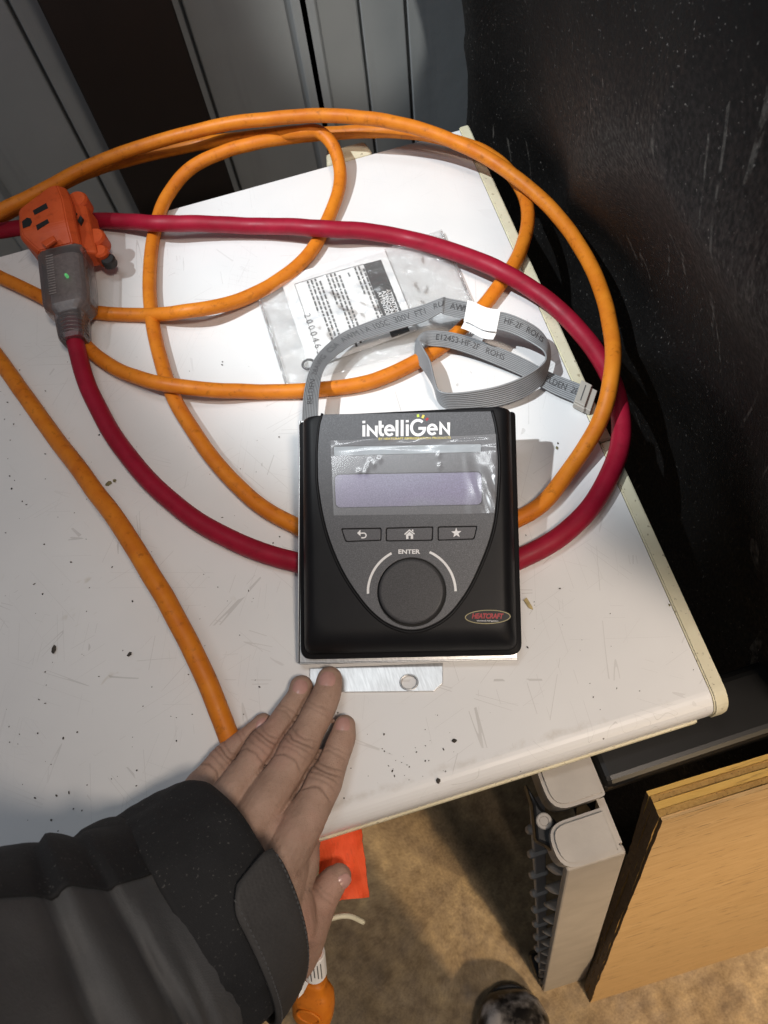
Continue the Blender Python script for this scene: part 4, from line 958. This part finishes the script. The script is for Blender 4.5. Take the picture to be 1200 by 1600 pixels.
ribtext('BELDEN  28', st(39), .0058)
# white wrap label
i0 = st(12)-1; i1 = st(14)-2; vs, fs = [], []; sg = facing(i0); k_ = 0
cols = 8
for j in range(cols+1):
    s = arcl[i0]+(arcl[i1]-arcl[i0])*j/cols
    for t in (-.06, -.05, .3, .6, .95, 1.0, 1.12, 1.18): vs.append(rib_at(s, t, sg, .0012+(.0006 if t > 1 else 0)))
for j in range(cols):
    for k in range(7): a = j*8+k; fs.append([a, a+1, a+9, a+8])
lab = link('wrap_label', mesh(vs, fs), M['paper'], ribbon)
vs, fs = [], []
for j in range(cols+1):
    s = arcl[i0]+(arcl[i1]-arcl[i0])*j/cols
    for t in (-.06, .5, 1.18, 1.5): vs.append(rib_at(s-(.0015 if t > 1.2 else 0), t, -sg, .0012))
for j in range(cols):
    for k in range(3): a = j*4+k; fs.append([a, a+1, a+5, a+4])
link('label_backing', mesh(vs, fs), M['paper'], ribbon)
# socket connector at the end
ca, cb = EA[-1], EB[-1]; tg = ((ca+cb)-(EA[-6]+EB[-6])).normalized(); tg.z *= .3; tg.normalize(); wv = (cb-ca).normalized(); nn = ez; ctr = (ca+cb)/2
hw = (cb-ca).length/2+.0012
def cbox(u0, u1, w0, w1, z0, z1, bv=.0005): return hexa([ctr+tg*u+wv*w_+ez*z for u, w_, z in ((u0, w0, z0), (u1, w0, z0), (u1, w1, z0), (u0, w1, z0), (u0, w0, z1), (u1, w0, z1), (u1, w1, z1), (u0, w1, z1))], bv)
cbody = link('connector', cbox(-.001, .0075, -hw, hw, -.0048, .0040), M['beige'], ribbon)
link('connector_cap', cbox(-.0005, .0125, -hw+.0004, hw-.0004, -.0046, .0012), M['beige'], ribbon)
link('connector_groove', cbox(.0028, .0036, -hw*.72, hw*.72, .0036, .0042, 0), M['greyink'], cbody)
link('connector_latch', cbox(-.0012, .0080, hw-.0006, hw+.0011, -.0030, .0022), M['beige'], cbody)
link('connector_latch', cbox(-.0012, .0080, -hw-.0011, -hw+.0006, -.0030, .0022), M['beige'], cbody)

# ------------------------------------------------------------------ orange fabric scrap at the table edge
tg4 = [at(500, 1297, -.0275), at(563, 1283, -.0275), at(577, 1402, -.030), at(498, 1410, -.033)]
vs, fs = [], []; nx_, ny_ = 14, 22; rj = random.Random(5)
for lay in (0, 1):
    for j in range(ny_+1):
        for i in range(nx_+1):
            s, t = i/nx_, j/ny_; p = (tg4[0]*(1-s)+tg4[1]*s)*(1-t)+(tg4[3]*(1-s)+tg4[2]*s)*t
            p = p+V((mnoise.noise(V((s*9, t*9, 2)))*.0008, mnoise.noise(V((s*9, t*9, 7)))*.0008, mnoise.noise(V((s*3, t*4, 1)))*.002+.001*math.sin(s*7)-lay*.002)); vs.append(p)
n1 = (nx_+1)*(ny_+1)
for lay in (0, 1):
    for j in range(ny_):
        for i in range(nx_): a = lay*n1+j*(nx_+1)+i; fs.append([a, a+1, a+nx_+2, a+nx_+1])
def bidx(): return [i for i in range(nx_+1)]+[j*(nx_+1)+nx_ for j in range(1, ny_+1)]+[ny_*(nx_+1)+i for i in range(nx_-1, -1, -1)]+[j*(nx_+1) for j in range(ny_-1, 0, -1)]
bi = bidx()
for a, b in zip(bi, bi[1:]+bi[:1]): fs.append([a, b, b+n1, a+n1])
scrap = link('fabric_scrap', mesh(vs, fs), M['tag'], None); meta(scrap, 'bright orange fabric scrap sticking out at the table edge under the thumb', 'fabric')

# ------------------------------------------------------------------ the person: left hand, sleeve, boot
person = thing('person', 'left hand in a black and grey jacket sleeve reaching in over the table edge', 'person', at(380, 1330))
def chain(nodes, n=8):
    """nodes: px, py, z, radius -> smooth capsule"""
    pts = [at(x, y, z) for x, y, z, r_ in nodes]; q = spline(pts, n); rs_ = spline([V((nd[3], 0, 0)) for nd in nodes], n); return q, [r_.x for r_ in rs_]
def capsule(q, rs_, seg=20, flat=1.0):
    """tube with hemispherical ends"""
    P, Rr = list(q), list(rs_)
    d0 = (P[0]-P[1]).normalized(); d1 = (P[-1]-P[-2]).normalized(); h0, h1 = [], []
    for k in range(1, 5):
        a = k/4*math.pi/2*.985; h0.append((P[0]+d0*Rr[0]*math.sin(a), Rr[0]*math.cos(a))); h1.append((P[-1]+d1*Rr[-1]*math.sin(a), Rr[-1]*math.cos(a)))
    P = [p for p, _ in h0[::-1]]+P+[p for p, _ in h1]; Rr = [r_ for _, r_ in h0[::-1]]+Rr+[r_ for _, r_ in h1]
    me = tube(P, Rr, seg)
    return me
fing = {'middle': [(515, 1061, .0092, .0080), (510, 1085, .0105, .0090), (497, 1113, .0130, .0098), (483, 1140, .0145, .0098), (466, 1173, .0155, .0118), (447, 1204, .0165, .0114), (424, 1240, .0185, .0126), (400, 1280, .0210, .0132), (386, 1318, .0215, .0130)],
        'ring': [(471, 1073, .0085, .0073), (466, 1092, .0095, .0080), (450, 1117, .0118, .0087), (433, 1143, .0132, .0092), (413, 1167, .0142, .0111), (394, 1198, .0152, .0108), (372, 1230, .0172, .0116), (345, 1270, .0195, .0122), (340, 1310, .0200, .0122)],
        'pinky': [(411, 1131, .0070, .0066), (402, 1142, .0076, .0072), (385, 1157, .0085, .0078), (367, 1172, .0095, .0084), (349, 1190, .0105, .0094), (330, 1212, .0120, .0092), (312, 1233, .0140, .0100), (296, 1268, .0165, .0114), (304, 1310, .0180, .0120)],
        'index': [(538, 1135, .0082, .0070), (535, 1153, .0090, .0080), (524, 1180, .0115, .0088), (516, 1200, .0125, .0094), (507, 1221, .0135, .0108), (494, 1248, .0150, .0108), (477, 1278, .0172, .0120), (456, 1316, .0195, .0126), (436, 1360, .0190, .0125)],
        'thumb': [(530, 1369, -.0135, .0072), (522, 1376, -.0130, .0084), (508, 1394, -.0130, .0096), (495, 1416, -.0130, .0108), (483, 1444, -.0110, .0118), (468, 1476, -.008, .0132), (448, 1496, .000, .0145), (425, 1470, .008, .015)]}
parts = []; axes = {}
for k, nd in fing.items():
    q, rs_ = chain(nd); axes[k] = (q, rs_); parts.append(capsule(q, rs_, 22))
for nd in ([(386, 1300, .019, .0115), (372, 1372, .018, .015), (352, 1440, .022, .020), (330, 1490, .03, .024), (250, 1560, .06, .03)],
           [(340, 1290, .018, .0112), (340, 1370, .018, .015), (345, 1440, .022, .019)],
           [(300, 1290, .016, .0105), (318, 1370, .016, .014), (335, 1440, .020, .018)],
           [(456, 1316, .0165, .0122), (440, 1368, .0145, .0142), (415, 1430, .014, .018), (375, 1470, .022, .021)],
           [(420, 1290, .019, .0110), (402, 1340, .018, .0125), (390, 1400, .018, .016)],
           [(432, 1282, .0165, .0095), (352, 1262, .0155, .0092)], [(352, 1262, .0155, .0092), (304, 1256, .0135, .0085)], [(466, 1296, .0165, .0098), (420, 1290, .0175, .0095)],
           [(470, 1308, .013, .0105), (467, 1345, .007, .0115), (452, 1390, .002, .0128), (438, 1440, -.002, .014)], [(455, 1400, .006, .012), (462, 1450, -.004, .013)]):
    q, rs_ = chain(nd); parts.append(capsule(q, rs_, 20))
hm = join(parts); ho = bpy.data.objects.new('tmp', hm); COL.objects.link(ho)
md = ho.modifiers.new('r', 'REMESH'); md.mode = 'VOXEL'; md.voxel_size = .0007; md.use_smooth_shade = True
ms_ = ho.modifiers.new('s', 'SMOOTH'); ms_.factor = .5; ms_.iterations = 7
dg = bpy.context.evaluated_depsgraph_get(); hme = bpy.data.meshes.new_from_object(ho.evaluated_get(dg)); bpy.data.objects.remove(ho)
# creases over the finger joints
joints = []
def jn(k, i_, lst, rad):
    q, rs_ = axes[k]; p = q[i_*8]; ax_ = (q[max(i_*8-4, 0)]-q[min(i_*8+4, len(q)-1)]).normalized(); lat = ax_.cross(ez).normalized(); joints.append((p, ax_, lat, lat.cross(ax_), lst, rad))
PIPL = [(-.0066, .8, -.42), (-.0024, .45, -.12), (.0008, .55, .05), (.0030, .9, .22), (.0062, .5, .42)]
DIPL = [(-.0016, .35, -.08), (.0012, .32, .08)]
jn('middle', 4, PIPL, .0103); jn('ring', 4, PIPL, .0100); jn('index', 4, PIPL, .0098); jn('pinky', 4, PIPL, .0088)
jn('middle', 2, DIPL, .0090); jn('ring', 2, DIPL, .0084); jn('index', 2, DIPL, .0082); jn('pinky', 2, DIPL, .0074); jn('thumb', 2, DIPL, .0096)
import numpy as np
nv = len(hme.vertices); P_ = np.empty(nv*3); hme.vertices.foreach_get('co', P_); P_ = P_.reshape(-1, 3)
Nn = np.empty(nv*3); hme.vertex_normals.foreach_get('vector', Nn); Nn = Nn.reshape(-1, 3)
disp = np.zeros(nv); grime_shade = np.zeros(nv)
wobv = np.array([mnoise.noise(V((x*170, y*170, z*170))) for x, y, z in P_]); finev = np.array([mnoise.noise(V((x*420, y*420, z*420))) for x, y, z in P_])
# grooves where neighbouring fingers lie against each other, shade also painted into their colour
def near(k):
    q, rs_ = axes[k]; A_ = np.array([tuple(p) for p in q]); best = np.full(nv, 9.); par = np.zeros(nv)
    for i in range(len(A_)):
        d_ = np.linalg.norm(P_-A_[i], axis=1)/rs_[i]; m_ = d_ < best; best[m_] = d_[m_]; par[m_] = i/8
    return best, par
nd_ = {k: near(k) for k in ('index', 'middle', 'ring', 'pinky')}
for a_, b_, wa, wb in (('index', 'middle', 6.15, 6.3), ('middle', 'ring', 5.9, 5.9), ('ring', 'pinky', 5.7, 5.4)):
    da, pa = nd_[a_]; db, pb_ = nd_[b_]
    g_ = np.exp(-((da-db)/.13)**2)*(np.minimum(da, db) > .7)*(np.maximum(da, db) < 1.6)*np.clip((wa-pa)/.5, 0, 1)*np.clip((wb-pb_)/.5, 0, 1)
    disp -= .0022*g_; grime_shade = np.maximum(grime_shade, .55*g_)
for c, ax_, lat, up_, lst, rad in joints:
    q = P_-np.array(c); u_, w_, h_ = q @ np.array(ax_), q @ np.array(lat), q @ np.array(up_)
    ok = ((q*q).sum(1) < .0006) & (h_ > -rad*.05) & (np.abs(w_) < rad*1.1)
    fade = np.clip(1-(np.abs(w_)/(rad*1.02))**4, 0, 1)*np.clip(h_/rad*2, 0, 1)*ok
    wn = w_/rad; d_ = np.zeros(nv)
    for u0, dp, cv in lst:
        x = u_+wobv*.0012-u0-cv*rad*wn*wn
        l_ = np.exp(-(x/.00052)**2); d_ -= dp*.00092*l_; grime_shade = np.maximum(grime_shade, l_*fade*dp*1.0)
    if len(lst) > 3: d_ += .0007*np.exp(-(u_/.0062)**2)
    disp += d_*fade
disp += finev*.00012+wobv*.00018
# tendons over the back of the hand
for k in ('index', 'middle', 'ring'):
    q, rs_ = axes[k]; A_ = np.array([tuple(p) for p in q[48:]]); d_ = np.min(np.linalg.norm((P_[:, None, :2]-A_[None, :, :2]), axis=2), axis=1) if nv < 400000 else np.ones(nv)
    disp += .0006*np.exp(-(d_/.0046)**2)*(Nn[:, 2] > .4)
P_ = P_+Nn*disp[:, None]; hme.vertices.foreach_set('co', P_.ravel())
ca_ = hme.color_attributes.new('grime_shade', 'FLOAT_COLOR', 'POINT'); gc = np.ones((nv, 4)); gc[:, :3] = np.clip(grime_shade, 0, 1)[:, None]; ca_.data.foreach_set('color', gc.ravel()); hme.update()
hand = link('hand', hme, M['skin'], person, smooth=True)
def nail(k, i_, L, W_, yaw=0, tilt=0, up0=None):
    q, rs_ = axes[k]; i_ = int(i_*8); c = q[i_]; ax_ = (q[0]-q[i_+5]).normalized(); 
    up_ = (up0 or ez); up_ = (up_-ax_*up_.dot(ax_)).normalized(); lat = ax_.cross(up_).normalized()
    if yaw: up_, lat = up_*math.cos(yaw)+lat*math.sin(yaw), lat*math.cos(yaw)-up_*math.sin(yaw)
    r_ = rs_[i_]; vs, fs = [], []; a_, b_ = 12, 12
    for j in range(b_+1):
        for i in range(a_+1):
            s, t = i/a_*2-1, j/b_*2-1
            s2 = s*math.sqrt(max(0, 1-.35*t*t)); t2 = t*math.sqrt(max(0, 1-.28*s*s))
            w_ = s2*W_/2; th_ = w_/(r_*1.02); rr = r_*1.02+.00030-.0005*abs(t2)**3-.0009*max(0, t2)**2-.0004*abs(s)**4
            vs.append(c+ax_*(t2*L/2)+up_*(math.cos(th_)*rr)+lat*(math.sin(th_)*rr))
    for j in range(b_):
        for i in range(a_): a = j*(a_+1)+i; fs.append([a, a+1, a+a_+2, a+a_+1])
    return link('fingernail', mesh(vs, fs), M['nail'], hand, smooth=True)
nail('middle', .42, .0115, .0112); nail('ring', .42, .0105, .0100, .12); nail('index', .36, .0105, .0098); nail('pinky', .35, .0085, .0085, .35); nail('thumb', .35, .0110, .0110, .85)

# jacket sleeve
def ring_pts(A, B, T, n=56, a0=0, a1=360, low=.55, grow=0):
    a = at(*A); b = at(*B); t = at(*T); m = (a+b)/2; ha = (a-b)/2; hb = t-m; out = []
    for k in range(n+1):
        th_ = R(a0+(a1-a0)*k/n); c_, s_ = math.cos(th_), math.sin(th_)
        p = m+ha*c_*(1+grow/ha.length)+hb*(s_ if s_ > 0 else s_*low)*(1+grow/hb.length); out.append(p)
    return out
def sleeve(rows, name, m, n=56, a0=0, a1=360, sub=8, amp=.004, freq=18, thick=.0025, grow=0, seed=0, smooth=True, drag=1):
    ctrl = [ring_pts(*r_, n=n, a0=a0, a1=a1, grow=grow) for r_ in rows]
    cols = [spline([c[k] for c in ctrl], sub) for k in range(n+1)]
    mids = spline([(at(*r_[0])+at(*r_[1]))/2 for r_ in rows], sub)
    nr = len(cols[0]); vs, fs = [], []
    for i in range(nr):
        cen = mids[i]
        for k in range(n+1):
            p = cols[k][i]; o_ = (p-cen).normalized()
            f_ = mnoise.noise(V((p.x*freq, p.y*freq, p.z*freq+seed)))*amp+abs(mnoise.noise(V((p.x*freq*.6+3, p.y*freq*2.0, p.z*freq+seed))))*amp*1.2+mnoise.noise(p*90)*.0006
            if drag:
                f_ = f_*min(1, i/nr/.16)-.004*max(0, 1-i/nr/.10)
                for c_, w_, dp, sl, kc_, kw in ((.275, .026, .009, -.08, .46, .30), (.39, .038, -.006, -.05, .42, .30), (.50, .026, .008, .08, .40, .25), (.20, .017, .005, .10, .50, .12), (.34, .010, .003, .25, .38, .10), (.44, .012, .0035, -.30, .50, .10)):
                    kk = k/n*(a1-a0)/360+a0/360; f_ -= dp*math.exp(-((i/nr-c_-sl*(kk-.35)*2)/w_)**2-((kk-kc_+.1)/kw)**2)
            vs.append(p+o_*f_)
    for i in range(nr-1):
        for k in range(n): a = i*(n+1)+k; fs.append([a, a+1, a+n+2, a+n+1])
    me = mesh(vs, fs); o = link(name, me, m, person, smooth=smooth)
    md = o.modifiers.new('t', 'SOLIDIFY'); md.thickness = thick; md.offset = -1; return o
C0 = ((284, 1236, .022), (446, 1530, -.004), (414, 1326, .060)); C1 = ((266, 1238, .026), (444, 1545, -.002), (398, 1336, .067)); C2 = ((226, 1252, .032), (415, 1585, .002), (345, 1398, .076)); C3 = ((184, 1280, .038), (372, 1622, .006), (290, 1462, .084))
cuff = sleeve([C0, C1, C2, C3], 'cuff', M['blackcloth'], 72, 0, 360, 8, .0034, 34, .004, 0, 3, True, 0)
S0 = ((204, 1276, .032), (396, 1592, .004), (330, 1434, .072)); S1 = ((176, 1288, .037), (358, 1632, .012), (284, 1476, .084)); S2 = ((120, 1318, .050), (310, 1700, .02), (215, 1505, .112)); S3 = ((50, 1336, .066), (235, 1770, .05), (120, 1535, .145)); S4 = ((-70, 1352, .09), (150, 1860, .08), (-5, 1570, .185)); S5 = ((-230, 1400, .12), (40, 1960, .12), (-160, 1625, .225)); S6 = ((-104, 1660, .16), (-96, 1664, .16), (-100, 1661, .165))
slv = sleeve([S0, S1, S2, S3, S4, S5, S6], 'jacket_sleeve', M['greycloth'], 72, 0, 360, 9, .0055, 15, .0025, 0, 0)
sleeve([S0, S1, S2, S3, S4, S5, S6], 'shoulder_panel', M['blackcloth'], 34, 6, 60, 9, .0055, 15, .002, .0022, 0)
# strap across the cuff
srows = [C0, C1, C2, C3]
ctrl = [ring_pts(*r_, n=60, a0=92, a1=200, grow=.0062) for r_ in [((286, 1235, .022), (449, 1526, -.004), (418, 1324, .061)), C1, C2, C3]]
cols = [spline([c[k] for c in ctrl], 8) for k in range(61)]
def sp(u_, v_):
    """u along the strap 0..1, v across 0..1"""
    k = u_*60; i = min(int(k), 59); f_ = k-i; w_ = v_*16; j = min(int(w_), 15); g_ = w_-j
    a = cols[i][j].lerp(cols[i+1][j], f_); b = cols[i][j+1].lerp(cols[i+1][j+1], f_); return a.lerp(b, g_)
vs, fs = [], []; a_, b_ = 44, 14
for i in range(a_+1):
    for j in range(b_+1):
        u_, v_ = i/a_, j/b_
        e_ = max(0, 1-u_/.09); v2 = .5+(v_-.5)*(1-.30*e_*e_); vs.append(sp(u_, v2))
for i in range(a_):
    for j in range(b_): a = i*(b_+1)+j; fs.append([a, a+1, a+b_+2, a+b_+1])
strap = link('cuff_strap', mesh(vs, fs), M['strapcloth'], person, smooth=True); md = strap.modifiers.new('t', 'SOLIDIFY'); md.thickness = .0028; md.offset = 0
stt = []
for v0 in (.07, .93):
    u_ = .03
    while u_ < .97:
        a, b = sp(u_, v0), sp(u_+.012, v0); nn = (a-(at(380, 1400, .02))).normalized()*.0017; stt.append(tube([a+nn, b+nn], .0004, 5)); u_ += .022
link('stitching', join(stt), M['greycloth'], strap)
# boot and trouser leg
bt = []; bdirv = (at(792, 1538, -TZ)-at(806, 1640, -TZ)); bdirv.z = 0; bdirv.normalize(); bs = V((bdirv.y, -bdirv.x, 0)); toe = at(792, 1541, -TZ)
def bsec(u_, hw_, hh, zc=0, n=26):
    c = toe-bdirv*u_+V((0, 0, .022)); out = []
    for k in range(n):
        a = 2*math.pi*k/n; ca, sa = math.cos(a), math.sin(a); q = (abs(ca)**2.6+abs(sa)**2.6)**(-1/2.6); out.append(c+bs*ca*q*hw_+V((0, 0, (hh if sa > 0 else .012)*sa*q)))
    return out
boot = link('boot', loftsec([bsec(.000, .012, .012), bsec(.004, .026, .022), bsec(.014, .038, .036), bsec(.032, .047, .046), bsec(.06, .051, .053), (bsec(.10, .049, .060)), bsec(.15, .043, .085), bsec(.18, .042, .14), bsec(.24, .045, .17), bsec(.285, .038, .16), bsec(.30, .02, .12)]), M['boot'], person, smooth=True)
sole = []
for k in range(40):
    a = 2*math.pi*k/40; ca, sa = math.cos(a), math.sin(a); q = (abs(ca)**2.5+abs(sa)**2.5)**(-1/2.5); sole.append(toe-bdirv*(.148-.153*sa*q)+bs*ca*q*.054*(1 if sa > 0 else .85)+V((0, 0, .001)))
link('sole', prism(sole, V((0, 0, .020)), .002), M['rubber'], boot)
an = toe-bdirv*.225+V((0, 0, .14))
link('trouser_leg', tube(resample(spline([an, an+V((0, 0, .12)), an+V((.02, -.02, .40)), an+V((.0, -.10, .75))], 6), .03), .088, 24), M['trouser'], person, smooth=True)

# ------------------------------------------------------------------ crumbs on the table
def crumb(px, py, size, m, seed, name='crumb'):
    rj = random.Random(seed); bm = bmesh.new(); bmesh.ops.create_icosphere(bm, subdivisions=1, radius=1)
    c = at(px, py, 0); sx, sy = rj.uniform(.6, 1.5), rj.uniform(.5, 1.0); an_ = rj.uniform(0, 3)
    for v in bm.verts:
        k = rj.uniform(.6, 1.2); x, y, z = v.co.x*sx*k, v.co.y*sy*k, (v.co.z+.9)*.5*k; v.co = (c.x+size*(x*math.cos(an_)-y*math.sin(an_)), c.y+size*(x*math.sin(an_)+y*math.cos(an_)), TZ+max(.0001, size*z))
    return from_bm(bm)
big = [(85, 1015, .0024, 'grit', 'dark crumb lying left of the orange cord on the white table'), (203, 1022, .0023, 'grit', 'dark crumb with a thin stalk beside the orange cord'), (170, 756, .0022, 'fleck', 'olive crumb between the orange and red cords'), (180, 752, .0020, 'fleck', 'olive crumb touching the red cord near its bend'), (870, 700, .0020, 'fleck', 'olive crumb between the controller and the orange cord'), (710, 1158, .0016, 'grit', 'black crumb on the table below the metal tab'), (685, 1220, .0016, 'grit', 'black crumb near the front table edge'), (1046, 946, .0014, 'fleck', 'small olive crumb near the right table edge'), (262, 769, .0016, 'grit', 'dark round crumb right of the red cord bend')]
for i, (x, y, s_, m_, lab_) in enumerate(big):
    o = link('crumb', crumb(x, y, s_, m_, i), M[m_], None); meta(o, lab_, 'crumb', 'crumbs scattered on the tabletop')
sh = link('wood_shaving', prism([at(818, 938, .0008), at(823, 934, .0014), at(832, 949, .0010), at(833, 953, .0006), at(826, 950, .0006)], V((0, 0, .0006))), M['shaving'], None); meta(sh, 'small tan wood shaving beside the lower right side of the controller', 'shaving')
gr = []; rg_ = random.Random(21)
for i in range(240):
    if i < 150: x, y = rg_.uniform(0, 440), rg_.uniform(560, 1300)
    elif i < 195: x, y = rg_.gauss(650, 55), rg_.gauss(1195, 35)
    else: x, y = rg_.uniform(820, 1130), rg_.uniform(640, 1120)
    p = at(x, y)
    if p.dot(ex) > ur(p.dot(ey))-.01 or p.dot(ey) < v_f+.012: continue
    gr.append(crumb(x, y, rg_.choice((.0003, .0004, .0005, .0008)), 'grit', 100+i))
o = link('grit', join(gr), M['grit'], None); meta(o, 'fine dark grit scattered over the white tabletop', 'grit', kind='stuff')
